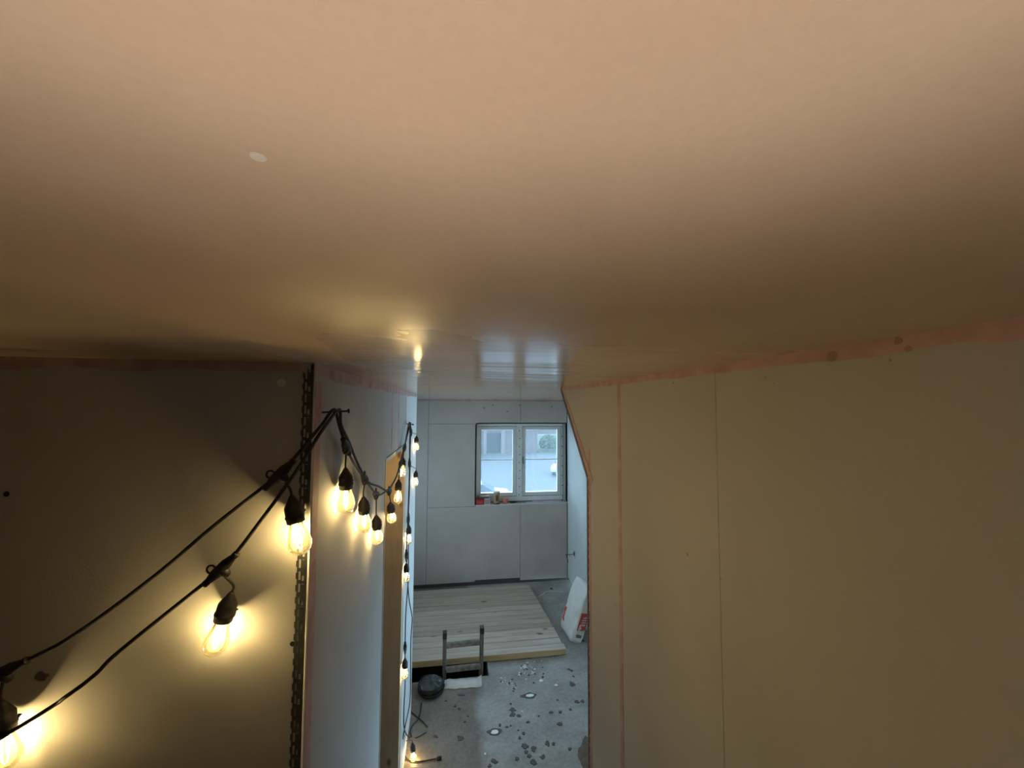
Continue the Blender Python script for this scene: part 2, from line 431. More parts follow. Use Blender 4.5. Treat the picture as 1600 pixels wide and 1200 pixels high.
def disc(name, c, normal, r, m, parent=None, thick=0.0012, n=12, jag=0.0, sx=1.0):
    q = Vector(normal).to_track_quat('Z', 'Y').to_matrix()
    vs = []; seed = random.random()*50
    for z, sc in ((0, 1.0), (thick, 0.85)):
        for k in range(n):
            t = 2*math.pi*k/n; rr = r*sc*(1+jag*noise.noise((math.cos(t)*1.3+seed, math.sin(t)*1.3, seed)))
            vs.append(Vector(c) + q @ Vector((rr*math.cos(t)*sx, rr*math.sin(t), z)))
    fs = [tuple(range(n))[::-1], tuple(range(n, 2*n))] + [(i, (i+1) % n, n+(i+1) % n, n+i) for i in range(n)]
    return mesh(name, vs, fs, m, parent)

# ------------------------------------------------------------------ setting: floor, ceiling, walls
HX0, HX1, HY0, HY1 = -0.62, 0.352, 3.705, 4.55       # stair hole in the floor
fb = MB()
fb.box(XNL-0.1, 1.75, YN-0.1, HY0, -0.12, 0)
fb.box(XNL-0.1, 1.75, HY1, YB+0.2, -0.12, 0)
fb.box(XNL-0.1, HX0, HY0, HY1, -0.12, 0)
fb.box(HX1, 1.75, HY0, HY1, -0.12, 0)
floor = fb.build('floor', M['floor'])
tag(floor, 'dusty grey concrete floor with a browner left side and a stair opening', 'floor', kind='structure')
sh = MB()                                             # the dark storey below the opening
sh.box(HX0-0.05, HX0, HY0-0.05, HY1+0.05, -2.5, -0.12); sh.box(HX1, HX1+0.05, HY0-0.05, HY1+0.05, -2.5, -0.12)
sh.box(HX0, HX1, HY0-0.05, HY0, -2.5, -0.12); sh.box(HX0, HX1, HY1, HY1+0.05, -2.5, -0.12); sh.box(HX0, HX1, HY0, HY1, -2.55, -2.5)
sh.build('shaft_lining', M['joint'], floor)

ceil = box('ceiling', (XNL-0.1, 1.75, YN-0.1, YB+0.2, H, H+0.1), M['ceiling'])
tag(ceil, 'freshly skimmed pink plaster ceiling with a damp sheen', 'ceiling', kind='structure')
disc('pale_spot', PZ(403, 245, H) + Vector((0, 0, -0.0001)), (0, 0, -1), 0.0030, M['filler'], ceil, 0.0003)  # small pale round spot on the ceiling

BT = 0.0125                                           # plasterboard thickness
G = 0.0012
# --- wall facing the camera on the left
wlf = box('wall_left_front', (XNL, XL-BT, YC+BT, YC+0.10, 0, H), M['joint'])
tag(wlf, 'dim grey plasterboard wall facing the camera, behind the nearest string bulbs', 'wall', kind='structure')
box('plasterboard', (XNL, -1.494-G, YC, YC+BT, 0, H), M['board'], wlf)
box('plasterboard', (-1.494+G, XL, YC, YC+BT, 0, H), M['board'], wlf)
ragged('joint_tape', (XNL+0.6, YC, H), (1, 0, 0), (0, 0, -1), (0, -1, 0), XL-0.03-XNL-0.6, 0.028, 0.019, wlf, M['tape'], jag=0.4)
for p, r in (((10, 772), 0.0055), ((457, 1006), 0.0052), ((27, 566), 0.004)):
    disc('screw_hole', PY(*p, YC), (0, -1, 0), r, M['hole'], wlf, 0.0004)
disc('filler_dab', PY(440, 598, YC), (0, -1, 0), 0.0095, M['filler'], wlf, 0.0008, jag=0.2)
disc('plaster_smear', PY(65, 1057, YC), (0, -1, 0), 0.008, M['splat'], wlf, 0.0006, jag=0.6, sx=1.5)
# --- receding left wall with the doorway
wl = MB()
wl.box(XL-0.12, XL-BT, YC+0.10, DY0-0.012, 0, H)
wl.box(XL-0.12, XL-BT, DY0-0.012, DY1+0.012, HEADZ+0.01, H)
wl.box(XL-0.12, XL-BT, DY1+0.012, YE, 0, H)
wall_l = wl.build('wall_left', M['joint'])
tag(wall_l, 'pale plasterboard wall running away on the left with a doorway in it', 'wall', kind='structure')
box('plasterboard', (XL-BT, XL, YC+BT, DY0-0.006, 0, H), M['board'], wall_l)
box('plasterboard', (XL-BT, XL, DY0-0.004, 2.258-G, HEADZ, H), M['board'], wall_l)
box('plasterboard', (XL-BT, XL, 2.258+G, DY1+0.0, HEADZ, H), M['board'], wall_l)
box('plasterboard', (XL-BT, XL, DY1+0.002, YE, 0, H), M['white_board'], wall_l)
box('plasterboard', (XL-0.12, XL, YE, YE+BT, 0, H), M['white_board'], wall_l)
ragged('joint_tape', (XL, YC+0.008, H), (0, 1, 0), (0, 0, -1), (1, 0, 0), 2.43, 0.031, 0.020, wall_l, M['tape'], jag=0.3)
ragged('joint_tape', (XL, YC+0.012, 0.1), (0, 0, 1), (0, 1, 0), (1, 0, 0), H-0.14, 0.036, 0.040, wall_l, M['tape'], jag=0.05)
for y in (2.024, 2.258):
    ragged('joint_tape', (XL, y-0.012, HEADZ+0.004), (0, 0, 1), (0, 1, 0), (1, 0, 0), H-HEADZ-0.03, 0.026, 0.026, wall_l, M['tape'], jag=0.1)
for p in ((600, 1050), (571, 1193)):
    disc('screw_hole', PX(*p, XL), (1, 0, 0), 0.0022, M['hole'], wall_l, 0.0004)
# --- right wall with the sloping end
def right_board(name, poly, m):
    return MB().prism([(XR, y, z) for y, z in poly], (BT, 0, 0)).build(name, m, wall_r)
wall_r = MB().prism([(XR+BT, YN, 0), (XR+BT, YRE-0.01, 0), (XR+BT, YRE-0.01, ZRK), (XR+BT, YRT-0.01, H), (XR+BT, YN, H)], (0.10, 0, 0)).build('wall_right', M['joint'])
tag(wall_r, 'large beige plasterboard wall on the right with a sloping end', 'wall', kind='structure')
JY = [YN, -0.41, 0.787, 1.297]
for a, b in zip(JY[:-1], JY[1:]):
    right_board('plasterboard', [(a+G*0.5, 0), (b-G*0.5, 0), (b-G*0.5, H), (a+G*0.5, H)], M['board'])
right_board('plasterboard', [(1.297+G, 0), (YRE, 0), (YRE, ZRK), (YRT, H), (1.297+G, H)], M['board'])
ragged('joint_tape', (XR, 0.0, H), (0, 1, 0), (0, 0, -1), (-1, 0, 0), 2.03, 0.024, 0.008, wall_r, M['tape'], jag=0.35)
ragged('joint_tape', (XR, 1.283, 0.05), (0, 0, 1), (0, 1, 0), (-1, 0, 0), H-0.06, 0.026, 0.024, wall_r, M['tape'], jag=0.12)
ragged('joint_tape', (XR, YRE-0.010, 0.05), (0, 0, 1), (0, -1, 0), (-1, 0, 0), 2.19, 0.034, 0.030, wall_r, M['tape'], jag=0.12)
sl = Vector((0, YRT-YRE, H-ZRK)); sln = sl.normalized(); sperp = Vector((0, -sln.z, sln.y))
ragged('joint_tape', Vector((XR-0.0009, YRE, ZRK)) + sperp*0.018 - sln*0.05, sln, sperp, (-1, 0, 0), sl.length+0.02, 0.036, 0.020, wall_r, M['tape'], jag=0.12)
for (px, py), r, sx in (((1302, 557), 0.0085, 1.9), ((1404, 533), 0.0050, 1.1), ((1420, 545), 0.0045, 1.8)):
    disc('plaster_smear', PX(px, py, XR)+Vector((-0.0009, 0, 0)), (-1, 0, 0), r, M['smear'], wall_r, 0.0005, n=16, jag=0.35, sx=1.0)
for p, r in (((1118, 583), 0.0022), ((1196, 590), 0.0028), ((1209, 599), 0.0014), ((1126, 904), 0.003), ((1074, 866), 0.0045), ((960, 814), 0.004), ((962, 945), 0.0045), ((1052, 598), 0.0035), ((1391, 563), 0.0022)):
    disc('screw_hole', PX(*p, XR), (-1, 0, 0), r*0.8, M['smear'], wall_r, 0.0004, jag=0.5)
# return wall and sloping soffit hidden behind the right wall's end
ret = MB()
ret.box(XR+BT+0.1, XFR, YRE-0.10, YRE, 0, ZRK)
ret.prism([(XR+BT+0.1, YRE, ZRK), (XR+BT+0.1, YRT, H), (XR+BT+0.1, YRT-0.1, H), (XR+BT+0.1, YRE-0.1, ZRK)], (XFR-XR-BT-0.1, 0, 0))
tag(ret.build('wall_right_return', M['white_board']), 'white plasterboard return wall with sloping soffit in the far room', 'wall', kind='structure')
# --- far room
wb = MB()
WX0, WX1, WZ0, WZ1 = 0.322, XFR, 1.068, 2.172
YO = YB+0.24
wb.box(XFL-0.1, WX0, YB+BT, YO, 0.0, H); wb.box(WX1, 1.75, YB+BT, YO, 0, H)
wb.box(WX0, WX1, YB+BT, YO, 0.0, WZ0-BT); wb.box(WX0, WX1, YB+BT, YO, WZ1, H)
wall_b = wb.build('wall_back', M['joint'])
tag(wall_b, 'grey plasterboard end wall of the far room with the window', 'wall', kind='structure')
g = 0.0022; XJ1, XJ2 = -0.323, 0.942
for b in ((XFL, XJ1-g, 0.05, H), (XJ1+g, WX0, 0.05, 1.05-g), (XJ1+g, WX0, 1.05+g, 2.17-g), (XJ1+g, WX0, 2.17+g, H),
          (WX0, XJ2-g, 0.07, WZ0-BT), (XJ2+g, XFR-0.012, 0.035, WZ0-BT), (WX0, XJ2-g, WZ1, H), (XJ2+g, XFR-0.012, WZ1, H)):
    box('plasterboard', (b[0], b[1], YB, YB+BT, b[2], b[3]), M['board_back'], wall_b)
box('window_sill_board', (WX0, WX1, YB-0.002, YW+0.06, WZ0-BT, WZ0), M['white_board'], wall_b)
box('reveal_board', (WX0-BT, WX0+0.0005, YB, YW+0.06, WZ0, WZ1), M['board_back'], wall_b)
box('reveal_board', (WX0, WX1, YB, YW+0.06, WZ1-0.0005, WZ1+BT), M['board_back'], wall_b)
ragged('joint_tape', (XFL, YB, H), (1, 0, 0), (0, 0, -1), (0, -1, 0), XFR-XFL, 0.018, 0.014, wall_b, M['tape'], step=0.03, jag=0.8)
for p in ((756, 637), (770, 633), (793, 643), (862, 636), (812, 633)):
    disc('screw_hole', PY(*p, YB), (0, -1, 0), 0.011, M['smear'], wall_b, 0.001, jag=0.6, sx=1.6)
V0, V1, VZ0, VZ1 = 2.20, 3.70, 0.75, 2.10             # opening for an unseen window, added to light the far room from the right
wfr = MB().box(XFR, 1.75, YRE-0.1, V0, 0.035, H).box(XFR, 1.75, V1, YO, 0.035, H).box(XFR, 1.75, V0, V1, 0.035, VZ0).box(XFR, 1.75, V0, V1, VZ1, H).build('wall_far_right', M['white_board'])
tag(wfr, 'white plasterboard side wall of the far room, daylit blue beside the window', 'wall', kind='structure')
U0, U1, UZ0, UZ1 = 3.90, 5.20, 0.80, 2.10             # opening for an unseen window, added to brighten the far right wall
wfl = MB(); wfl.box(XFL-0.1, XFL, YE, U0, 0, H).box(XFL-0.1, XFL, U1, YB, 0, H).box(XFL-0.1, XFL, U0, U1, 0, UZ0).box(XFL-0.1, XFL, U0, U1, UZ1, H); wfl.box(XFL, XL-0.12, YE-0.1, YE, 0, H)
tag(wfl.build('wall_far_left', M['white_board']), 'white plasterboard left side wall of the far room', 'wall', kind='structure')
wnl = MB(); wnl.box(XNL-0.1, XNL, YN, YE, 0, H); wnl.box(XNL, XFL-0.1, YE, YE+0.1, 0, H)
tag(wnl.build('wall_landing_left', M['board']), 'plain plasterboard wall at the left end of the landing', 'wall', kind='structure')
tag(box('wall_rear', (XNL-0.1, XR+0.12, YN-0.1, YN, 0, H), M['board']), 'plain plasterboard wall behind the landing', 'wall', kind='structure')

# --- doorway lining
door = empty('door_1', (XL, (DY0+DY1)/2, 0))
def dpart(name, mb, m, bev=0.0015):
    o = mb.build(name, m, door); o.location = -Vector(door.location)
    if bev: bevel(o, bev)
    return o
jx0, jx1 = XL-0.135, XL-0.002
dpart('jamb', MB().box(jx0, jx1, DY1-0.045, DY1, 0, HEADZ-0.002), M['pine'])
dpart('jamb', MB().box(jx0, jx1-0.02, DY0+0.002, DY0+0.045, 0, HEADZ-0.002) if False else MB().box(jx0, XL-0.02, DY0-0.010, DY0+0.002, 0, HEADZ), M['pine'])
dpart('head_board', MB().box(XL-0.030, XL-0.010, DY0+0.002, DY1-0.047, HEADZ-0.034, HEADZ-0.002), M['board'])
dpart('edge_bead', MB().box(XL-0.012, XL+0.0025, DY0-0.003, DY0+0.003, 0, HEADZ), M['white_board'], 0.0008)
dpart('dark_gap', MB().box(XL-0.004, XL+0.0006, DY0-0.0095, DY0-0.003, 0, HEADZ), M['joint'], 0)
dpart('dark_gap', MB().box(XL-0.004, XL+0.0006, DY0-0.0095, DY1-0.02, HEADZ-0.006, HEADZ), M['joint'], 0)
dpart('edge_bead', MB().box(XL-0.010, XL+0.0022, DY1+0.001, DY1+0.012, 0, HEADZ), M['filler'], 0.0008)
tag(door, 'open doorway lined with bare pine in the left wall', 'doorway', kind='structure')

# --- perforated corner bead on the left corner
def corner_bead():
    root = empty('trim_1', (XL, YC, 0))
    q = MB(); t = 0.0009; y1 = YC-0.0003; y0 = y1-t
    def pl(x0, x1, z0, z1): q.box(x0, x1, y0, y1, z0, z1)
    nose = XL+0.001; p = 0.0245; z = 0.06; top = H-0.022
    n = int((top-z)/p)
    pl(nose-0.0075, nose, z, H-0.003)                      # solid inner band
    pl(nose-0.0142, nose-0.0118, z, H-0.014)               # between the slot rows
    pl(nose-0.0215, nose-0.0182, z, H-0.022)               # outer rim
    for i in range(n+1):
        zz = z+i*p
        pl(nose-0.0182, nose-0.0142, zz-0.0035, zz+0.0035)
        pl(nose-0.0235, nose-0.0215, zz+0.006, zz+0.0185)  # scalloped edge
        if i % 2 == 0: pl(nose-0.0118, nose-0.0075, zz-0.012, zz+0.0185)
        else: pl(nose-0.0118, nose-0.0075, zz-0.004, zz+0.0015)
    q.prism([(nose, y0, H-0.003), (nose-0.0075, y0, H-0.010), (nose-0.0075, y0, H-0.003-0.012), (nose, y0, H-0.02)], (0, t, 0))
    o = q.build('bead_wing', M['galv'], root); o.location = -Vector(root.location)
    e = MB().tube([(XL+0.0015, YC-0.0015, 0.05), (XL+0.0015, YC-0.0015, H-0.001)], 0.0019, 8).build('bead_nose', M['bead'], root, True)
    e.location = -Vector(root.location)
    tag(root, 'perforated galvanised corner bead on the left wall corner', 'corner bead', kind='structure')
corner_bead()
# bead along the right wall's end
def end_bead():
    root = empty('trim_2', (XR, YRE, 0))
    q = MB()
    q.box(XR-0.0022, XR+0.0, YRE-0.011, YRE+0.003, 0.02, ZRK)
    z = 0.05
    while z < ZRK-0.03:
        q.box(XR-0.003, XR-0.0006, YRE-0.016, YRE-0.011, z, z+0.022); z += 0.035
    o = q.build('bead_wing', M['galv'], root); o.location = -Vector(root.location)
    a = Vector((XR-0.0016, YRE, ZRK)); b = Vector((XR-0.0016, YRT, H-0.002))
    o = MB().prism([a+sperp*-0.004, b+sperp*-0.004, b+sperp*0.016, a+sperp*0.016], (0.0016, 0, 0)).build('sloping_wing', M['galv'], root); o.location = -Vector(root.location)
    tag(root, 'dark metal bead along the sloping end of the right wall', 'corner bead', kind='structure')
end_bead()

# --- window
def build_window():
    root = empty('window_1', (0.955, YW, WZ0))
    def part(name, mb, m, parent=root, bev=0.003):
        o = mb.build(name, m, parent)
        if parent is root: o.location = -Vector(root.location)
        if bev: bevel(o, bev)
        return o
    y0, y1 = YW, YW+0.07
    fx0, fx1, fz0, fz1 = 0.334, 1.578, 1.082, 2.166
    mx0, mx1 = 0.902, 0.984
    w = 0.024
    part('frame', MB().box(fx0, fx0+w, y0, y1, fz0, fz1).box(fx1-w, fx1, y0, y1, fz0, fz1).box(fx0+w, fx1-w, y0, y1, 2.131, fz1).box(fx0+w, fx1-w, y0, y1, fz0, 1.147), M['window_white'])
    part('gasket', MB().box(fx0-0.008, fx0, y0+0.01, y1, fz0, fz1).box(fx1, fx1+0.008, y0+0.01, y1, WZ0+0.001, fz1).box(fx0, fx1, y0+0.01, y1, fz1, WZ1-0.001).box(fx0, fx1, y0+0.012, y1, WZ0+0.0005, fz0), M['gasket'], bev=0)
    part('reveal_fillet', MB().box(fx1+0.008, WX1-0.0005, y0-0.01, y1, WZ0+0.0005, WZ1-0.001), M['white_board'], bev=0)
    mu = part('mullion', MB().box(mx0, mx1, y0-0.004, y1, 1.147, 2.131), M['window_white'])
    for i in range(9):
        d = disc('screw_hole', ((mx0+mx1)/2 + (0.004 if i % 2 else -0.004), y0-0.0042, fz0+0.09+i*0.112), (0, -1, 0), 0.0075, M['gasket'], mu, 0.0008)
        for s in (-1, 1):
            disc('screw_hole', ((mx0+mx1)/2 + s*0.032, y0-0.0042, fz0+0.12+i*0.112), (0, -1, 0), 0.0035, M['gasket'], mu, 0.0008, n=8)
    for i in range(8):
        disc('screw_hole', (fx1-0.010, y0-0.0002, fz0+0.06+i*0.14), (0, -1, 0), 0.008, M['gasket'], root, 0.001, n=8).location = -Vector(root.location)
    for k, (sx0, sx1) in enumerate(((0.353, 0.902), (0.984, 1.552))):
        sz0, sz1 = (1.150, 2.126); sw = 0.046
        gx0, gx1, gz0, gz1 = sx0+sw+0.004, sx1-sw-0.006, sz0+0.050, sz1-0.040
        a = 0.010
        part('gasket', MB().box(sx0-0.004, sx1+0.004, y0+0.004, y0+0.012, sz1, sz1+0.007).box(sx0-0.004, sx1+0.004, y0+0.004, y0+0.012, sz0-0.005, sz0)
             .box(sx0-0.004, sx0, y0+0.004, y0+0.012, sz0, sz1).box(sx1, sx1+0.004, y0+0.004, y0+0.012, sz0, sz1), M['gasket'], bev=0)
        s = part('sash', MB().box(sx0, gx0, y0+a, y1-0.005, sz0, sz1).box(gx1, sx1, y0+a, y1-0.005, sz0, sz1)
                 .box(gx0, gx1, y0+a, y1-0.005, gz1, sz1).box(gx0, gx1, y0+a, y1-0.005, sz0, gz0), M['window_white'])
        MB().box(gx0-0.004, gx1+0.004, y0+0.036, y0+0.040, gz0-0.004, gz1+0.004).build('pane', M['pane'], s)
        MB().box(gx0, gx1, y0+0.028, y0+0.036, 1.651, 1.664).build('glazing_bar', M['window_white'], s)
        if k == 1:
            hb = MB().box(0.990, 1.010, y0-0.004, y0+0.010, 1.60, 1.70)
            hb.tube([(1.0, y0-0.004, 1.665), (1.0, y0-0.028, 1.665), (1.012, y0-0.030, 1.64), (1.016, y0-0.026, 1.53)], [0.007, 0.008, 0.008, 0.006], 8)
            hb.build('handle', M['steel'], s)
    tag(root, 'white two-casement window with glazing bars overlooking a street', 'window', kind='structure')
build_window()
def build_added_window(name, x, y0, y1, z0, z1, label):
    root = empty(name, (x, (y0+y1)/2, z0))
    L = (y1-y0)/2; h = z1-z0; w = 0.05
    bevel(MB().box(-0.03, 0.04, -L, -L+w, 0, h).box(-0.03, 0.04, L-w, L, 0, h).box(-0.03, 0.04, -L+w, L-w, 0, w).box(-0.03, 0.04, -L+w, L-w, h-w, h).build('frame', M['window_white'], root), 0.003)
    bevel(MB().box(-0.034, 0.04, -0.04, 0.04, w, h-w).build('mullion', M['window_white'], root), 0.003)
    for a, b in ((-L+w, -0.04), (0.04, L-w)):
        s = bevel(MB().box(-0.02, 0.03, a, a+0.045, w, h-w).box(-0.02, 0.03, b-0.045, b, w, h-w).box(-0.02, 0.03, a+0.045, b-0.045, w, w+0.045).box(-0.02, 0.03, a+0.045, b-0.045, h-w-0.045, h-w).build('sash', M['window_white'], root), 0.003)
        MB().box(0.003, 0.007, a+0.04, b-0.04, w+0.04, h-w-0.04).build('pane', M['pane'], s)
    tag(root, label, 'window', kind='structure')
build_added_window('added_window_2', 1.70, V0, V1, VZ0, VZ1, 'unseen white two-casement window added in the right side wall to light the far room')
build_added_window('added_window_3', XFL-0.055, U0, U1, UZ0, UZ1, 'unseen white two-casement window added in the left side wall to light the far room')

# ------------------------------------------------------------------ string lights
bulb_prof = [(0.0125, 0.0), (0.0130, -0.006), (0.0155, -0.016), (0.0195, -0.028), (0.0222, -0.040), (0.0222, -0.047), (0.0200, -0.055), (0.0150, -0.062), (0.0080, -0.0662), (0.0015, -0.0675)]
sock_prof = [(0.0035, 0.0), (0.0055, -0.003), (0.0075, -0.007), (0.0150, -0.020), (0.0168, -0.024), (0.0168, -0.040), (0.0182, -0.0405), (0.0182, -0.0445), (0.0170, -0.045), (0.0165, -0.0545), (0.0140, -0.055)]
ME = {}
def share(name, mb, m, smooth=True):
    o = mb.build(name, m, None, smooth); ME[name] = o.data; bpy.data.objects.remove(o)
share('socket', MB().lathe(sock_prof, 20).tube([(0.017, 0, -0.036), (0.0205, 0, -0.0375), (0.017, 0, -0.040)], 0.0022, 6), M['rubber'])
share('bulb', MB().lathe(bulb_prof, 24), M['bulb'])
fm = MB()
for a in range(2):
    x = 0.0036*(1 if a else -1)
    fm.tube([(x, 0, -0.013), (x, 0, -0.016), (x*1.15, 0, -0.042), (x*0.9, 0, -0.045)], [0.0008, 0.0021, 0.0021, 0.0008], 6)
share('filament', fm, M['filament'])
# connector: tapered tee with a hanging loop, cable along local X, drop along -Z
cm = MB()
prof = [(-0.040, 0.0060), (-0.0395, 0.0066), (-0.032, 0.0066), (-0.0315, 0.0060), (-0.012, 0.0105), (0.012, 0.0105), (0.0315, 0.0060), (0.032, 0.0066), (0.0395, 0.0066), (0.040, 0.0060)]
cm.tube([(x, 0, 0) for x, r in prof], [r for x, r in prof], 10)
cm.tube([(0, 0, -0.002), (0.001, 0, -0.012), (0.002, 0, -0.020)], [0.011, 0.0085, 0.0045], 10)
cm.tube([(-0.012+0.0075*math.cos(t), 0, 0.0125+0.0075*math.sin(t)) for t in [2*math.pi*k/12 for k in range(12)]], 0.0020, 6, True)
share('connector', cm, M['rubber'])
def frame_from(zdir, xhint=None):
    z = Vector(zdir).normalized(); x = Vector(xhint) if xhint is not None else z.orthogonal()
    x = (x - z*x.dot(z)).normalized(); y = z.cross(x)
    return Matrix((x, y, z)).transposed()
def inst(name, parent, loc, rot3, scale=1.0):
    o = bpy.data.objects.new(name, ME[name]); link(o, parent)
    o.matrix_local = Matrix.Translation(loc) @ rot3.to_4x4() @ Matrix.Scale(scale, 4)
    return o
def add_bulb(root, conn, along, stop, tip):
    """conn: connector point on the cable, along: cable direction there, stop: socket top, tip: towards bulb tip"""
    conn, stop, tip = Vector(conn), Vector(stop), Vector(tip)
    ax = (stop-tip).normalized()                         # local +Z of socket
    R = frame_from(ax)
    inst('connector', root, conn, frame_from((-(stop-conn)).normalized() if (stop-conn).length > 0.01 else (0, 0, 1), along) if False else
         Matrix((Vector(along).normalized(), Vector(along).normalized().cross(Vector((0, 0, 1))).normalized()*-1,
                 Vector(along).normalized().cross(Vector(along).normalized().cross(Vector((0, 0, 1))).normalized())*-1)).transposed())
    inst('socket', root, stop, R)
    s0 = stop - ax*0.053
    b = inst('bulb', root, s0, R)
    inst('filament', b, Vector((0, 0, 0)), Matrix.Identity(3))
    dn = Vector((0, 0, -1))
    c0 = conn + dn*0.004
    MB().tube(spline([c0, c0+(stop-c0)*0.35+Vector((0, 0, 0.15*abs((stop-c0).x)+0.002)), stop+ax*0.012, stop-ax*0.002], 5), 0.0024, 6).build('drop_cord', M['rubber'], root, True)
YS = YC-0.034          # plane of the strings in front of the facing wall
XS = XL+0.024          # plane of the strings beside the receding wall
XW = XL+0.012
def string(name, segs, bulbs, label):
    root = empty(name, (0, 0, 0))
    pts = spline(segs, 7)
    MB().tube(pts, 0.0036, 7).build('cable', M['rubber'], root, True)
    for b in bulbs:
        add_bulb(root, *b)
    tag(root, label, 'string lights', 'bulb strings hung along the left wall')
    return root
def dirn(a, b): return (Vector(b)-Vector(a)).normalized()
Yp = lambda x, y, Y=YS: PY(x, y, Y)
Xp = lambda x, y, X=XS: PX(x, y, X)
nail1 = PX(522, 645, XL+0.020); nail2 = PX(639, 663, XL+0.024)
# string whose upper run starts at the lower left corner
A_pts = [(-1.6, 0.55, 1.62), (-1.25, 0.82, 1.70), Yp(0, 1053), Yp(114, 993), Yp(240, 901), Yp(330, 825), Yp(410, 762), Yp(437, 741), Yp(470, 704), Yp(487, 683, YS+0.005), Xp(503, 664, XL+0.018),
         Vector(nail1)+Vector((0, 0, 0.008)), Xp(530, 665, XL+0.020), Xp(541, 698), Xp(552, 722), Xp(568, 746), Xp(588, 772), Xp(598, 771), Xp(609, 762), Xp(618, 748), Xp(626, 724), Xp(633, 694),
         Vector(nail2)+Vector((0, 0, 0.010)), Xp(642, 672, XW+0.004), Xp(641, 700, XW), Xp(640, 760, XW), Xp(638, 812, XW), Xp(638, 860, XW-0.003), Xp(638, 905, XW-0.004), Xp(634, 960, XW), Xp(633, 1012, XW), Xp(633, 1030, XW), Xp(633, 1070, XW), Xp(631, 1110, XW), Xp(632, 1140, XW+0.006)]
A_pts += [PZ(640, 1152, 0.006), PZ(652, 1152, 0.006), PZ(666, 1144, 0.005)]
A_b = [(Yp(6, 1050), dirn(Yp(0, 1053), Yp(30, 1038)), Yp(2, 1095), Yp(8, 1190)),
       (Yp(437, 741), dirn(Yp(410, 762), Yp(470, 704)), Yp(455, 774), Yp(470, 858)),
       (Xp(541, 698), dirn(Xp(532, 675), Xp(549, 717)), Xp(540, 731), Xp(541, 795)),
       (Xp(588, 772), dirn(Xp(580, 764), Xp(598, 771)), Xp(588, 805), Xp(590, 850)),
       (Xp(626, 724), dirn(Xp(618, 748), Xp(633, 694)), Xp(623, 749), Xp(621.5, 781)),
       (Xp(642, 674, XW+0.004), dirn(Xp(639, 664, XW), Xp(641, 690, XW)), Xp(651, 681, XW+0.004), Xp(650, 706, XW+0.004)),
       (Xp(638, 812, XW), dirn(Xp(640, 790, XW), Xp(638, 835, XW)), Xp(639, 820, XW+0.010), Xp(638, 846, XW+0.010)),
       (Xp(633, 1012, XW), dirn(Xp(633, 990, XW), Xp(633, 1030, XW)), Xp(633, 1028, XW+0.010), Xp(632, 1057, XW+0.010))]
string('string_light', A_pts, A_b, 'black string lights with the upper cable and a bulb at the bottom left corner')
B_pts = [(-1.7, 0.45, 1.45), (-1.2, 0.78, 1.58), Yp(20, 1142, YS-0.012), Yp(105, 1087, YS-0.012), Yp(150, 1053, YS-0.010), Yp(186, 1018, YS-0.010), Yp(318, 912, YS-0.006), Yp(345, 889, YS-0.004), Yp(372, 860, YS-0.006), Yp(410, 810, YS-0.012), Yp(445, 762, YS-0.014),
         Yp(475, 718, YS-0.006), Yp(489, 695, YS+0.003), Xp(504, 672, XL+0.026), Vector(nail1)+Vector((0.010, 0.004, 0.008)), Xp(533, 664, XL+0.028), Xp(545, 690, XS+0.006), Xp(556, 718), Xp(565, 737), Xp(570, 748), Xp(580, 756), Xp(592, 760), Xp(606, 767), Xp(613, 757), Xp(621, 740), Xp(628, 712), Xp(634, 690),
         Vector(nail2)+Vector((0.010, 0.004, 0.010)), Xp(640, 690, XW+0.006), Xp(640, 725, XW+0.004), Xp(638, 790, XW+0.006), Xp(636, 840, XW+0.004), Xp(635, 872, XW+0.002), Xp(637, 905, XW), Xp(639, 935, XW+0.004), Xp(643, 958, XW+0.012), Xp(644, 970, XW+0.014), Xp(642, 1000, XW+0.010), Xp(641.5, 1060, XW+0.010), Xp(640, 1100, XW+0.010), Xp(631, 1145, XW+0.002)]
B_pts += [PZ(630, 1163, 0.012), PZ(630, 1175, 0.006), PZ(638, 1187, 0.006), PZ(652, 1190, 0.006), PZ(672, 1187, 0.006), PZ(682, 1185, 0.008)]
B_b = [(Yp(345, 889, YS-0.004), dirn(Yp(318, 912), Yp(372, 860)), Yp(362, 925, YS+0.006), Yp(335, 1013, YS+0.006)),
       (Xp(570, 748), dirn(Xp(556, 718), Xp(580, 758)), Xp(568, 776), Xp(570, 833)),
       (Xp(608, 767), dirn(Xp(595, 762), Xp(615, 756)), Xp(610, 785), Xp(613, 824)),
       (Xp(632, 700), dirn(Xp(628, 712), Xp(636, 680)), Xp(630, 715), Xp(627, 744)),
       (Xp(640, 725, XW+0.004), dirn(Xp(640, 700, XW), Xp(640, 750, XW)), Xp(650, 735, XW+0.006), Xp(649, 762, XW+0.006)),
       (Xp(635, 868, XW+0.002), dirn(Xp(636, 850, XW), Xp(636, 890, XW)), Xp(635, 880, XW+0.010), Xp(635, 908, XW+0.010)),
       (PZ(630, 1160, 0.020), (0.05, -1, 0), PZ(644, 1160, 0.112), PZ(644, 1160, 0.112)+Vector((0.012, -0.01, -0.090)))]
sb = string('string_light', B_pts, B_b, 'black string lights with the lower cable, ending in a plug on the floor')
pe = PZ(685, 1185, 0.012); pd = dirn(PZ(672, 1187, 0.01), PZ(688, 1184.5, 0.01))
MB().tube([pe-pd*0.012, pe-pd*0.008, pe+pd*0.018, pe+pd*0.022], [0.006, 0.011, 0.013, 0.011], 10).build('plug', M['rubber'], sb, True)
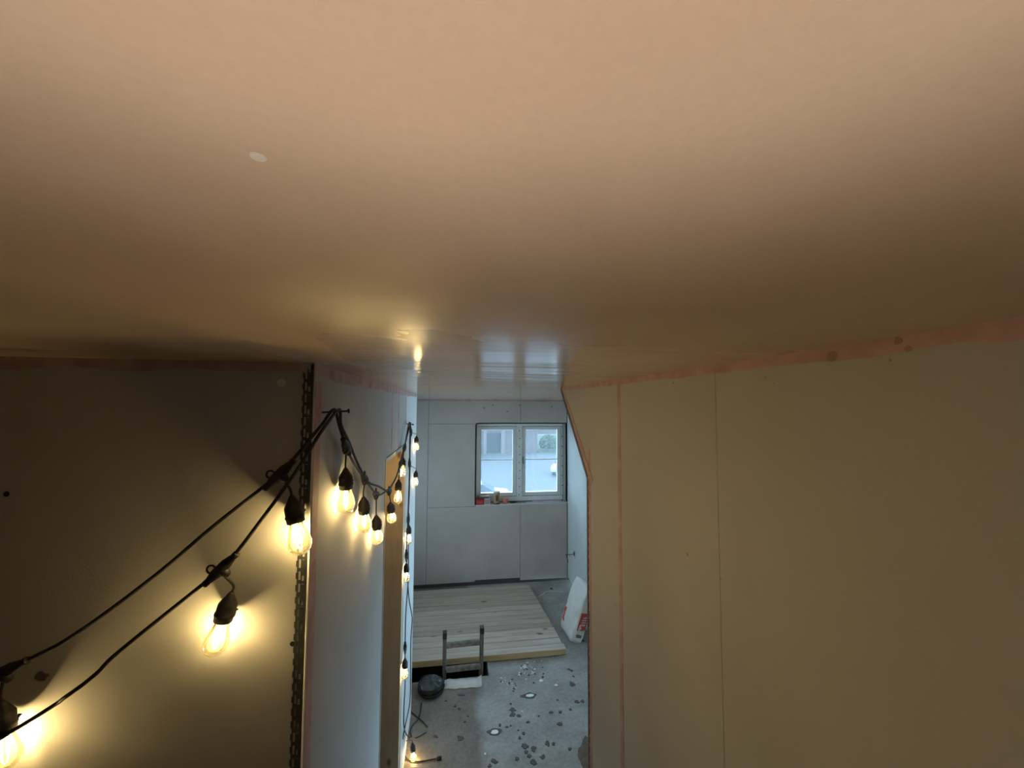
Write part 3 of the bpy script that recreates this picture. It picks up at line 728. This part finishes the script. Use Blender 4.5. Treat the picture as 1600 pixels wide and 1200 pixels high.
# nails
for k, (c, lab) in enumerate(((nail1, 'nail in the left wall holding the string lights near the corner bead'), (nail2, 'nail beyond the doorway holding the string lights'))):
    n = MB(); h = Vector((0, 0, 0)); x0 = XL-0.02-c.x
    if k == 0:
        a, b = Vector((x0, -0.035, 0.0)), Vector((0.028, 0.012, 0.004))
    else:
        a, b = Vector((x0, 0.12, 0.0)), Vector((0.026, -0.03, 0.0))
    d = (b-a).normalized()
    n.tube([a, b], 0.0022, 8).tube([b, b+d*0.002], 0.0055, 10)
    o = n.build('nail', M['nail']); o.location = c
    tag(o, lab, 'nail', 'nails holding the string lights')

# ------------------------------------------------------------------ unseen lamp added behind the viewpoint to brighten the landing ceiling
def added_uplighter():
    c = Vector((-0.008, -0.030, H))
    root = empty('added_lamp', c)
    def P(name, mb, m, sm=True): return mb.build(name, m, root, sm)
    P('ceiling_rose', MB().lathe([(0.030, 0), (0.030, -0.006), (0.012, -0.014), (0.004, -0.015)], 20), M['window_white'])
    P('cord', MB().tube([(0, 0, -0.012), (0, 0, -0.132)], 0.003, 8), M['window_white'])
    P('lampholder', MB().lathe([(0.004, -0.128), (0.012, -0.136), (0.013, -0.160), (0.011, -0.165)], 16), M['window_white'])
    P('led_globe', MB().lathe([(0.010, -0.165), (0.016, -0.176), (0.024, -0.196), (0.024, -0.206), (0.018, -0.219), (0.008, -0.225), (0.001, -0.226)], 20), M['lamp'])
    P('shade_bowl', MB().lathe([(0.002, -0.243), (0.030, -0.238), (0.048, -0.215), (0.056, -0.185), (0.060, -0.155), (0.0585, -0.155)], 28, cap=False), M['bowl'])  # bowl added to narrow the light pool on the ceiling
    for k in range(3):
        a = 2.1*k+0.9; ca, sa = math.cos(a), math.sin(a)
        P('shade_stay', MB().tube([(0.012*ca, 0.012*sa, -0.150), (0.058*ca, 0.058*sa, -0.160)], 0.0012, 6), M['steel'])
    tag(root, 'unseen smoky glass bowl uplighter on a white cord, added to brighten the landing ceiling', 'lamp')
added_uplighter()

# ------------------------------------------------------------------ plank deck over the stair opening
deck = empty('plank_deck', (0, 3.89, 0))
nb = 14; y = 3.888; Z0, Z1 = 0.006, 0.062
widths = [0.098, 0.102, 0.094, 0.105, 0.098, 0.100, 0.104, 0.098, 0.106, 0.110, 0.104, 0.106, 0.110, 0.112]
for i, w in enumerate(widths):
    xr = 1.118 - 0.092*(i/(nb-1)) + random.uniform(-0.014, 0.012)
    xl = -1.32 + random.uniform(-0.03, 0.03)
    dz = random.uniform(-0.002, 0.002)
    m = MB().box(xl, xr, y-3.89+0.002, y+w-3.89-0.002, Z0, Z1+dz)
    o = m.build('plank', [M['deck'], M['deck_edge']], deck)
    if i == 0:
        o.data.polygons[2].material_index = 1
    bevel(o, 0.003, 1)
    y += w
tag(deck, 'deck of pale pine planks laid over the floor opening', 'plank deck')

# ------------------------------------------------------------------ ladder
def ladder():
    lx0, lx1 = PY(695, 1000, 3.74).x, PY(752.5, 1000, 3.74).x
    root = empty('ladder', ((lx0+lx1)/2, 3.745, 0))
    w = (lx1-lx0)/2; bot = -2.45; lean = 0.10
    yb = 0.42
    def at(z): return 0.0 + (0.0 - z)/2.45*yb*(1 if z < 0 else 0.5)
    for s, top in ((-1, 0.405), (1, 0.425)):
        a = Vector((s*w, at(bot), bot)); b = Vector((s*w, at(top), top))
        o = bevel(MB().bar(a, b, 0.034, 0.058, (0, 1, 0)).build('stile', M['ladder'], root), 0.006)
        bevel(MB().bar(b-Vector((0, 0, 0.05)), b+Vector((0, 0, 0.003)), 0.037, 0.061, (0, 1, 0)).build('stile_cap', M['rubber'], root), 0.004)
    for z in (0.282, 0.062, -0.19, -0.44, -0.69):
        bevel(MB().bar((-w+0.01, at(z), z), (w-0.01, at(z), z+0.006), 0.03, 0.046).build('rung', M['rung'], root), 0.006)
    tag(root, 'grimy ladder rising out of the dark floor opening', 'ladder')
ladder()

# ------------------------------------------------------------------ black wrapped bundle
def bundle():
    c = PZ(673, 1084, 0.0); c = Vector((c.x+0.0, c.y+0.015, 0))
    root = empty('black_bundle', c); root.scale = (0.88, 0.88, 0.80)
    vs = []; fs = []; n = 36; rows = 16; R = 0.116
    for i in range(rows+1):
        t = i/rows
        prof = [(0.0, 0.085), (0.25, 0.118), (0.5, 0.120), (0.68, 0.105), (0.84, 0.080), (1.0, 0.0)]
        for j in range(len(prof)-1):
            if prof[j][0] <= t <= prof[j+1][0]:
                u = (t-prof[j][0])/(prof[j+1][0]-prof[j][0]); r = prof[j][1]*(1-u)+prof[j+1][1]*u; break
        z = 0.002 + 0.150*(t if t < 0.68 else 0.68+(t-0.68)*0.62)
        for k in range(n):
            a = 2*math.pi*k/n
            f = 1 + 0.09*noise.noise((math.cos(a)*2.2, math.sin(a)*2.2, t*4)) + 0.05*noise.noise((math.cos(a)*7, math.sin(a)*7, t*9))
            vs.append((r*f*math.cos(a), r*f*math.sin(a), z + (0.012*noise.noise((math.cos(a)*3*r*9, math.sin(a)*3*r*9, 3)) if i > 2 else 0)))
    for i in range(rows):
        for k in range(n):
            k2 = (k+1) % n; fs.append((i*n+k, i*n+k2, (i+1)*n+k2, (i+1)*n+k))
    fs.append(tuple(range(n))[::-1])
    o = mesh('wrapped_body', vs, fs, [M['black_plastic'], M['grey_plastic']], root, True)
    for p in o.data.polygons:
        if p.center.z > 0.098: p.material_index = 1
    for k in range(4):
        z = 0.030+k*0.022; rr = 0.120+0.004*math.sin(k*2)
        MB().tube([(rr*math.cos(t)*(1+0.03*math.sin(3*t+k)), rr*math.sin(t), z+0.006*math.sin(2*t+k)) for t in [2*math.pi*q/28 for q in range(28)]], 0.006, 6, True).build('wrapping_cable', M['black_plastic'], root, True)
    tag(root, 'round black plastic-wrapped bundle beside the floor opening', 'bundle')
bundle()
# ------------------------------------------------------------------ crumpled white packet
def packet():
    a = PZ(697, 1068, 0.0); b = PZ(750, 1066, 0.0)
    c = (a+b)/2; c.z = 0
    root = None; nx, ny = 22, 10; L = (b-a).length+0.03; Wd = 0.115
    vs = []; fs = []
    for s in (1, 0):
        for i in range(nx+1):
            for j in range(ny+1):
                u, v = i/nx, j/ny
                e = (4*v*(1-v))**0.5 * min(1, 8*u, 8*(1-u))**0.5
                h = 0.022*e + 0.014*max(0, noise.noise((u*5, v*3, 1)))*e + (0.030*max(0, (u-0.86)/0.14)*(0.5+0.5*v))
                x = (u-0.5)*L; yy = (v-0.5)*Wd*(1-0.12*noise.noise((u*4, 2, v*2))) + 0.012*noise.noise((u*5, 0, 0))
                vs.append((x, yy, 0.003 + (h if s else h*0.08)))
    q = (nx+1)*(ny+1)
    for i in range(nx):
        for j in range(ny):
            p = i*(ny+1)+j; fs.append((p, p+ny+1, p+ny+2, p+1)); fs.append((q+p, q+p+1, q+p+ny+2, q+p+ny+1))
    for i in range(nx):
        for j in (0, ny):
            p = i*(ny+1)+j; fs.append((p, q+p, q+p+ny+1, p+ny+1))
    for j in range(ny):
        for i in (0, nx):
            p = i*(ny+1)+j; fs.append((p, p+1, q+p+1, q+p))
    o = mesh('paper_packet', vs, fs, M['packet'], None, True)
    o.location = c + Vector((0, -0.012, 0)); o.rotation_euler = (0, 0, math.atan2((b-a).y, (b-a).x)+0.03)
    tag(o, 'crumpled empty white paper packet lying at the foot of the ladder', 'packet')
packet()

# ------------------------------------------------------------------ plaster sacks
def sack(loc, rz, lean, label, seedv, wd=0.36, th=0.13, ht=0.54, prints=True):
    root = empty('plaster_sack', loc, rz)
    nx, nz = 14, 18; vs = []; fs = []
    ring = []
    per = 40
    def surf(t, a):
        # t 0..1 up, a 0..1 around rounded rectangle (x thickness, y width)
        ca, sa = math.cos(2*math.pi*a), math.sin(2*math.pi*a)
        e = 0.42
        x = math.copysign(abs(ca)**e, ca); y = math.copysign(abs(sa)**e, sa)
        bul = 1 + 0.10*math.sin(math.pi*min(1, t*1.3)) - 0.10*(1-t)**6
        thk = th/2*(bul*1.12 if t < 0.75 else bul*1.12*(1-(t-0.75)/0.25*0.40))
        wy = wd/2*(1 - 0.04*math.sin(math.pi*t)*abs(ca)) * (1 - 0.06*max(0, t-0.7)/0.3)
        z = ht*t
        nzv = 0.014*noise.noise((x*2+seedv, y*2.5, t*5)) + 0.006*noise.noise((x*5, y*7+seedv, t*12))
        p = Vector((x*(thk+nzv), y*(wy+nzv), z + 0.012*noise.noise((y*2, x, seedv))*(t > 0.2)))
        return p
    for i in range(nz+1):
        for k in range(per): vs.append(surf(i/nz, k/per))
    for i in range(nz):
        for k in range(per):
            k2 = (k+1) % per; fs.append((i*per+k, i*per+k2, (i+1)*per+k2, (i+1)*per+k))
    fs.append(tuple(range(per))[::-1]); fs.append(tuple(nz*per+k for k in range(per)))
    Lm = Matrix.Rotation(lean, 4, 'Y')
    o = mesh('sack_body', [Lm @ Vector(v) for v in vs], fs, M['sack'], root, True)
    def patch(name, a0, a1, t0, t1, m, parent, lift=0.0025, nu=6, nv=6):
        pv = []; pf = []
        for i in range(nv+1):
            for k in range(nu+1):
                a = a0+(a1-a0)*k/nu; t = t0+(t1-t0)*i/nv
                p = surf(t, a); d = 1e-3
                nrm = (surf(t, a+d)-surf(t, a-d)).cross(surf(min(1, t+d), a)-surf(t-d, a))
                pv.append(Lm @ (p+nrm.normalized()*lift))
        for i in range(nv):
            for k in range(nu):
                b = i*(nu+1)+k; pf.append((b, b+1, b+nu+2, b+nu+1))
        return mesh(name, pv, pf, m, parent, True)
    if prints:
        # broad face looks to -x (a ~ 0.5), the narrow end looks to -y (a ~ 0.75)
        f = patch('red_label', 0.375, 0.485, 0.15, 0.40, M['sack_red'], o)
        for j in range(2): patch('label_print', 0.40, 0.455, 0.24+j*0.05, 0.252+j*0.05, M['print_white'], f, 0.004, 6, 1)
        f = patch('red_label', 0.715, 0.79, 0.24, 0.56, M['sack_red'], o)
        for j in range(4): patch('label_print', 0.745, 0.762+0.006*(j % 2), 0.33+j*0.045, 0.352+j*0.045, M['print_white'], f, 0.004, 3, 1)
        patch('grey_mark', 0.725, 0.762, 0.10, 0.16, M['sack_grey'], o)
        patch('green_mark', 0.80, 0.86, 0.78, 0.86, M['sack_green'], o)
    tag(root, label, 'sack', 'plaster sacks leaning by the far right wall')
    return root
sack((1.270, 4.245, 0.0), 0.08, 0.33, 'white plaster sack with two red labels leaning beside the plank deck', 1.3)
sack((1.525, 4.14, 0.0), 0.05, 0.05, 'cream plaster sack partly hidden by the end of the right wall', 6.1, ht=0.50, th=0.11, prints=False)

# ------------------------------------------------------------------ things on the window sill
def sill_box(name, x0, x1, y0, y1, z0, z1, m, label, cat='box', extra=None):
    o = empty(name, ((x0+x1)/2, (y0+y1)/2, z0))
    bevel(box('carton', (-(x1-x0)/2, (x1-x0)/2, -(y1-y0)/2, (y1-y0)/2, 0, z1-z0), m, o), 0.003)
    box('lid_flap', (-(x1-x0)/2-0.001, (x1-x0)/2+0.001, -(y1-y0)/2-0.001, (y1-y0)/2+0.001, (z1-z0)*0.82, (z1-z0)*0.86), M['dark_print'], o)
    if extra: extra(o, x1-x0, y1-y0, z1-z0)
    tag(o, label, cat)
    return o
sz = WZ0
def prn_red(o, w, d, h): box('front_label', (-w*0.36, w*0.30, -d/2-0.0018, -d/2, h*0.22, h*0.62), M['sack_red'], o)
def prn_white(o, w, d, h):
    for j in range(2):
        for i in range(3): box('front_print', (-w*0.4+i*w*0.28, -w*0.4+i*w*0.28+w*0.17, -d/2-0.0018, -d/2, h*(0.18+j*0.32), h*(0.40+j*0.32)), M['red_box'] if j else M['dark_print'], o)
sill_box('carton_box', 0.328, 0.440, 5.53, 5.615, sz, sz+0.078, M['red_box'], 'dark red carton at the left end of the window sill', extra=prn_red)
sill_box('carton_box', 0.446, 0.522, 5.528, 5.60, sz, sz+0.082, M['white_box'], 'white carton with red and dark print on the window sill', extra=prn_white)
sill_box('flat_carton', 0.328, 0.510, 5.545, 5.62, sz+0.082, sz+0.110, M['brown_box'], 'flat brown carton lying on top of two sill boxes')
t = empty('paper_tub', (0.615, 5.560, sz))
MB().lathe([(0.043, 0), (0.045, 0.004), (0.045, 0.150), (0.040, 0.156)], 24).build('tub_body', M['kraft'], t, False)
MB().lathe([(0.0455, 0.156), (0.0455, 0.170), (0.042, 0.173)], 24).build('tub_lid', M['filler'], t, False)
MB().lathe([(0.0452, 0.0), (0.0455, 0.018)], 24).build('dark_base_band', M['dark_print'], t, False)
box('front_label', (-0.016, 0.014, -0.0465, -0.040, 0.05, 0.125), M['dark_print'], t)
tag(t, 'kraft brown paper tub with a dark label on the window sill', 'tub')
t = empty('plastic_tub', (0.737, 5.575, sz))
MB().lathe([(0.030, 0), (0.036, 0.008), (0.038, 0.058), (0.034, 0.062)], 20).build('tub_body', M['coral'], t, True)
MB().lathe([(0.039, 0.058), (0.039, 0.070), (0.034, 0.074)], 20).build('tub_lid', M['coral'], t, False)
tag(t, 'small coral plastic tub on the window sill', 'tub')
o = bevel(box('foam_strip', (-0.21, 0.21, -0.02, 0.02, 0, 0.016), M['pink_foam']), 0.004); o.location = (1.335, 5.595, sz)
tag(o, 'pale pink foam strip lying at the right of the window sill', 'strip')
k = empty('filling_knife', (0.93, 5.575, sz), 0.06)
box('blade', (-0.03, 0.10, -0.022, 0.022, 0.004, 0.006), M['steel'], k)
MB().tube([(-0.03, 0, 0.009), (-0.07, 0, 0.011), (-0.13, 0, 0.010)], [0.006, 0.010, 0.009], 8).build('handle', M['rubber'], k, True)
tag(k, 'grey filling knife lying on the middle of the window sill', 'knife')

# ------------------------------------------------------------------ socket box with a loose wire
sp = PX(898, 865, XFR)
s = empty('socket_box', sp)
sm = MB(); a, d = 0.043, 0.010
sm.box(-d, 0.0, -a, a, -a, -a+0.012).box(-d, 0, -a, a, a-0.012, a).box(-d, 0, -a, -a+0.012, -a+0.012, a-0.012).box(-d, 0, a-0.012, a, -a+0.012, a-0.012)
sm.build('box_rim', M['white_board'], s)
box('box_recess', (-0.004, -0.001, -a+0.012, a-0.012, -a+0.012, a-0.012), M['hole'], s)
MB().tube(spline([(-0.005, 0.0, 0.0), (-0.05, 0.03, -0.02), (-0.09, 0.12, -0.05), (-0.05, 0.22, -0.10), (-0.02, 0.24, -0.20)], 6), 0.004, 6).build('loose_wire', M['rubber'], s, True)
tag(s, 'black electrical back box with a loose wire on the far right wall', 'socket box')

# ------------------------------------------------------------------ floor litter
def splat(px, py, r, sx=1.0):
    p = PZ(px, py, 0.0)
    o = disc('plaster_splat', (0, 0, 0), (0, 0, 1), r, M['splat'], None, 0.004, 12, 0.7, sx)
    o.location = p; o.rotation_euler = (0, 0, random.random()*6)
    tag(o, 'dark dried plaster splat on the concrete floor', 'splat', 'dark plaster splats on the floor')
SP = [(801, 1109, .026), (801, 1117, .028), (810, 1119, .02), (826, 1055, .013), (834, 1067, .012), (836, 1053, .009), (848, 1058, .014), (849, 1053, .01), (861, 1113, .017), (875, 1113, .018), (891, 1109, .013), (875, 1131, .022), (842, 1119, .012), (894, 1069, .028),
      (896, 1057, .013), (889, 1046, .020), (893, 1048, .018), (871, 1094, .01), (902, 1097, .022), (910, 1096, .024), (798, 1100, .011), (825, 1128, .014), (781, 1133, .014), (792, 1136, .013), (798, 1134, .008), (818, 1146, .013), (812, 1153, .012),
      (855, 1161, .024), (865, 1163, .014), (820, 1166, .026), (834, 1170, .024), (822, 1175, .018), (827, 1182, .024), (808, 1186, .018), (834, 1190, .024), (848, 1183, .02), (772, 1190, .02), (765, 1197, .015), (890, 1170, .015), (719, 1153, .026), (721, 1086, .020), (711, 1103, .013), (718, 1108, .013),
      (697, 1095, .012), (681, 1151, .018), (726, 1128, .012), (731, 1119, .009), (802, 1080, .008), (820, 1028, .016), (827, 1028, .018), (783, 1065, .011), (803, 1076, .013), (800, 1062, .010), (911, 1001, .02), (862, 920, .03), (863, 980, .012)]
for x, y, r in SP: splat(x, y, r*0.82, random.uniform(0.8, 1.5))
# puddles: dark wet rim, window reflection on the water painted as a pale disc
for (x, y, r, sx, lab) in ((827, 1087, .036, 1.8, 'water puddle with a dark wet rim below the plank deck'), (772, 1144, .036, 1.5, 'water puddle with a dark wet rim, nearest the ladder side of the floor')):
    p = PZ(x, y, 0)
    o = disc('puddle', (0, 0, 0), (0, 0, 1), r, M['splat'], None, 0.0015, 18, 0.35, sx); o.location = p
    d = disc('water_reflection', (0.004, 0, 0.0012), (0, 0, 1), r*0.55, M['shard'], o, 0.0022, 18, 0.3, sx)
    tag(o, lab, 'puddle')
CR = [(845, 1065, .022), (869, 1072, .018)]
for _ in range(30):
    u = random.gauss(0, 1); v = random.gauss(0, 1)
    CR.append((822+u*8, 1046+v*6+u*-1.5, random.uniform(.004, .011)))
for _ in range(18):
    t = random.random(); CR.append((780+t*28+random.gauss(0, 2), 1058+t*18+random.gauss(0, 2.5), random.uniform(.004, .009)))
for x, y in ((846, 1033), (848, 1043), (835, 1034), (816, 1112), (810, 1141), (758, 1178), (742, 1066)): CR.append((x, y, .007))
for i, (x, y, r) in enumerate(CR):
    o = disc('plaster_crumb', (0, 0, 0), (0, 0, 1), r, M['shard'] if i < 2 or i % 3 else M['splat'], None, r*0.5, 7, 0.6, random.uniform(0.8, 1.5)); o.location = PZ(x, y, 0); o.rotation_euler = (0, 0, random.random()*6)
    tag(o, 'larger white plaster crumb on the concrete in front of the deck' if i < 2 else 'tiny plaster crumb scattered in front of the deck', 'crumb', 'plaster crumbs in front of the deck')
# wires on the floor
def floor_wire(name, pts, r, m, label):
    o = MB().tube(spline([PZ(x, y, r+0.001) for x, y in pts], 6), r, 6).build(name, m, None, True)
    tag(o, label, 'wire')
floor_wire('floor_cable', [(659, 1098), (657, 1112), (654, 1123), (645, 1133), (641, 1143), (643, 1151)], 0.004, M['rubber'], 'thin black cable looping on the floor in front of the bundle')
floor_wire('floor_cable', [(641, 1103), (643, 1112), (652, 1120), (660, 1127), (668, 1136)], 0.004, M['rubber'], 'straight black cable end crossing the loop on the floor')
floor_wire('floor_wire', [(841, 932), (848, 929), (853, 925), (864, 924), (880, 925)], 0.004, M['filler'], 'pale wire lying on the floor behind the deck')
o = disc('brown_floor_sheet', (0, 0, 0), (0, 0, 1), 0.20, M['brown_board'], None, 0.003, 20, 0.35, 0.5); o.location = PZ(932, 1192, 0)
tag(o, 'ragged brown scrap of sheet at the foot of the right wall', 'scrap')

# ------------------------------------------------------------------ outside, seen down through the window
GZ = -3.6
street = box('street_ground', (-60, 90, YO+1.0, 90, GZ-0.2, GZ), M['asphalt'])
tag(street, 'grey asphalt street below the window', 'street', kind='structure')
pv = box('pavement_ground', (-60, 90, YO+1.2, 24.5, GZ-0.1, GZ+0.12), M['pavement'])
tag(pv, 'pale pavement strip on the near side of the street', 'pavement', kind='structure')
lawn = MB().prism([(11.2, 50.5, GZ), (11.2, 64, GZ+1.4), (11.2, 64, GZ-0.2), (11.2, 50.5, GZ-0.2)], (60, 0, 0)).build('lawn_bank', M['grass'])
tag(lawn, 'green grass bank across the street', 'lawn', kind='structure')
bl = empty('brick_building', (4.5, 51.5, GZ))
FX0, FX1 = -20.0, 11.0
def bp(name, b, m, parent=None):
    o = box(name, b, m, parent or bl); return o
gx0, gx1 = PY(760, 690, 51.5).x-4.5, PY(783, 690, 51.5).x-4.5
gz1 = PY(770, 677, 51.5).z-GZ
wm = MB(); wm.box(FX0-4.5, gx0, 0, 6, 0, 7.5).box(gx1, FX1-4.5, 0, 6, 0, 7.5).box(gx0, gx1, 0, 6, gz1, 7.5)
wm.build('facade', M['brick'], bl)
bp('garage_recess', (gx0, gx1, 1.5, 1.6, 0, gz1), M['dark_glass'])
bp('pier', (gx1, gx1+0.5, -0.2, 0, 0, gz1+0.3), M['mortar']); bp('pier', (gx0-0.4, gx0, -0.2, 0, 0, gz1+0.3), M['mortar'])
bp('lintel_band', (FX0-4.5, FX1-4.5, -0.15, 0, gz1+0.3, gz1+0.8), M['mortar'])
for i in range(4): bp('window_pane', (FX0-3+i*3.2, FX0-3+i*3.2+1.4, -0.03, 0.02, 4.6, 6.1), M['dark_glass'])
bp('roof_slab', (FX0-5.0, FX1-4.2, -0.5, 6.5, 7.5, 7.8), M['mortar'])
tag(bl, 'pale red brick building with a garage opening across the street', 'building')
b2 = empty('far_house', (19, 66, GZ+1.4))
box('facade', (-5, 5, 0, 6, 0, 7), M['mortar'], b2)
for i in range(3): box('window_pane', (-4+i*2.8, -2.2+i*2.8, -0.03, 0.02, 2.0, 3.4), M['dark_glass'], b2)
MB().prism([(-5.4, -0.4, 7), (5.4, -0.4, 7), (5.4, 3, 9.5), (-5.4, 3, 9.5)], (0, 3.4, 0)).build('roof', M['brick'], b2)
tag(b2, 'rendered house with dark windows beyond the green bank', 'building')
def shrub(x, y, z, r, h, label):
    vs = []; fs = []
    rnd = random.Random(int(x*91+y*13))
    for _ in range(620):
        th = rnd.random()*6.283; ph = math.acos(1-rnd.random()*1.6); rr = r*(0.75+0.3*rnd.random())
        c = Vector((rr*math.sin(ph)*math.cos(th), rr*math.sin(ph)*math.sin(th), h*0.5+h*0.5*math.cos(ph)))
        u = Vector((rnd.gauss(0, 1), rnd.gauss(0, 1), rnd.gauss(0, 1))).normalized(); w = u.orthogonal().normalized(); L = 0.27
        b = len(vs); vs += [c-u*L, c+w*L*0.5, c+u*L, c-w*L*0.5]; fs.append((b, b+1, b+2, b+3))
    root = empty('shrub', (x, y, z))
    mesh('foliage', vs, fs, M['leaf'], root)
    MB().tube([(0, 0, -0.2), (0, 0, h*0.7)], 0.08, 6).build('stem', M['brown_board'], root)
    tag(root, label, 'shrub', 'shrubs across the street')
shrub(12.6, 52.0, GZ+0.2, 1.1, 2.0, 'leafy shrub beside the brick building across the street')
shrub(15.3, 53.5, GZ+0.4, 1.2, 2.2, 'leafy shrub in the middle of the grass bank')
shrub(17.6, 51.8, GZ+0.2, 0.9, 1.6, 'small leafy shrub at the right of the grass bank')
def car(loc, rz, paint, label):
    root = empty('parked_car', loc, rz)
    Lc, Wc = 4.3, 1.75
    side = [(-2.12, 0.32), (-2.15, 0.62), (-2.05, 0.86), (-1.2, 0.95), (1.75, 0.98), (2.1, 0.90), (2.13, 0.55), (2.08, 0.32)]
    bevel(MB().prism([(x, -Wc/2, z) for x, z in side], (0, Wc, 0)).build('body', paint, root), 0.08, 3)
    cab = MB(); lo = [(-1.25, 0.93), (1.75, 0.93)]; hi = [(-0.45, 1.42), (1.35, 1.42)]
    vs = []
    for (x, z), w in ((lo[0], 0.80), (lo[1], 0.80), (hi[1], 0.66), (hi[0], 0.66)): vs += [(x, -w, z), (x, w, z)]
    cab.add(vs, [(0, 2, 4, 6), (1, 7, 5, 3), (0, 6, 7, 1), (2, 3, 5, 4), (6, 4, 5, 7), (0, 1, 3, 2)])
    cab.build('cabin_glass', M['dark_glass'], root)
    bevel(MB().box(-0.42, 1.32, -0.68, 0.68, 1.40, 1.47).build('roof', paint, root), 0.03, 2)
    for x in (-1.3, 1.3):
        for s in (-1, 1):
            mt = Matrix.Translation((x, s*0.80, 0.31)) @ Matrix.Rotation(math.pi/2, 4, 'X')
            MB().lathe([(0.18, -0.11), (0.31, -0.10), (0.31, 0.10), (0.18, 0.11)], 18, mt).build('wheel', M['tyre'], root)
    tag(root, label, 'car', 'cars parked in the street')
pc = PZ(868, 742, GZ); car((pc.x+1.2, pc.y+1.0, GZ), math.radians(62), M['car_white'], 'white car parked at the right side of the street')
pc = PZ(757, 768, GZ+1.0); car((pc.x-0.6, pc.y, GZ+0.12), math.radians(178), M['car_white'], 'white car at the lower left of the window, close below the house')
pc = PZ(751, 714, GZ); car((pc.x-0.9, pc.y, GZ), math.radians(85), M['car_silver'], 'silver car parked at the far left of the brick building')
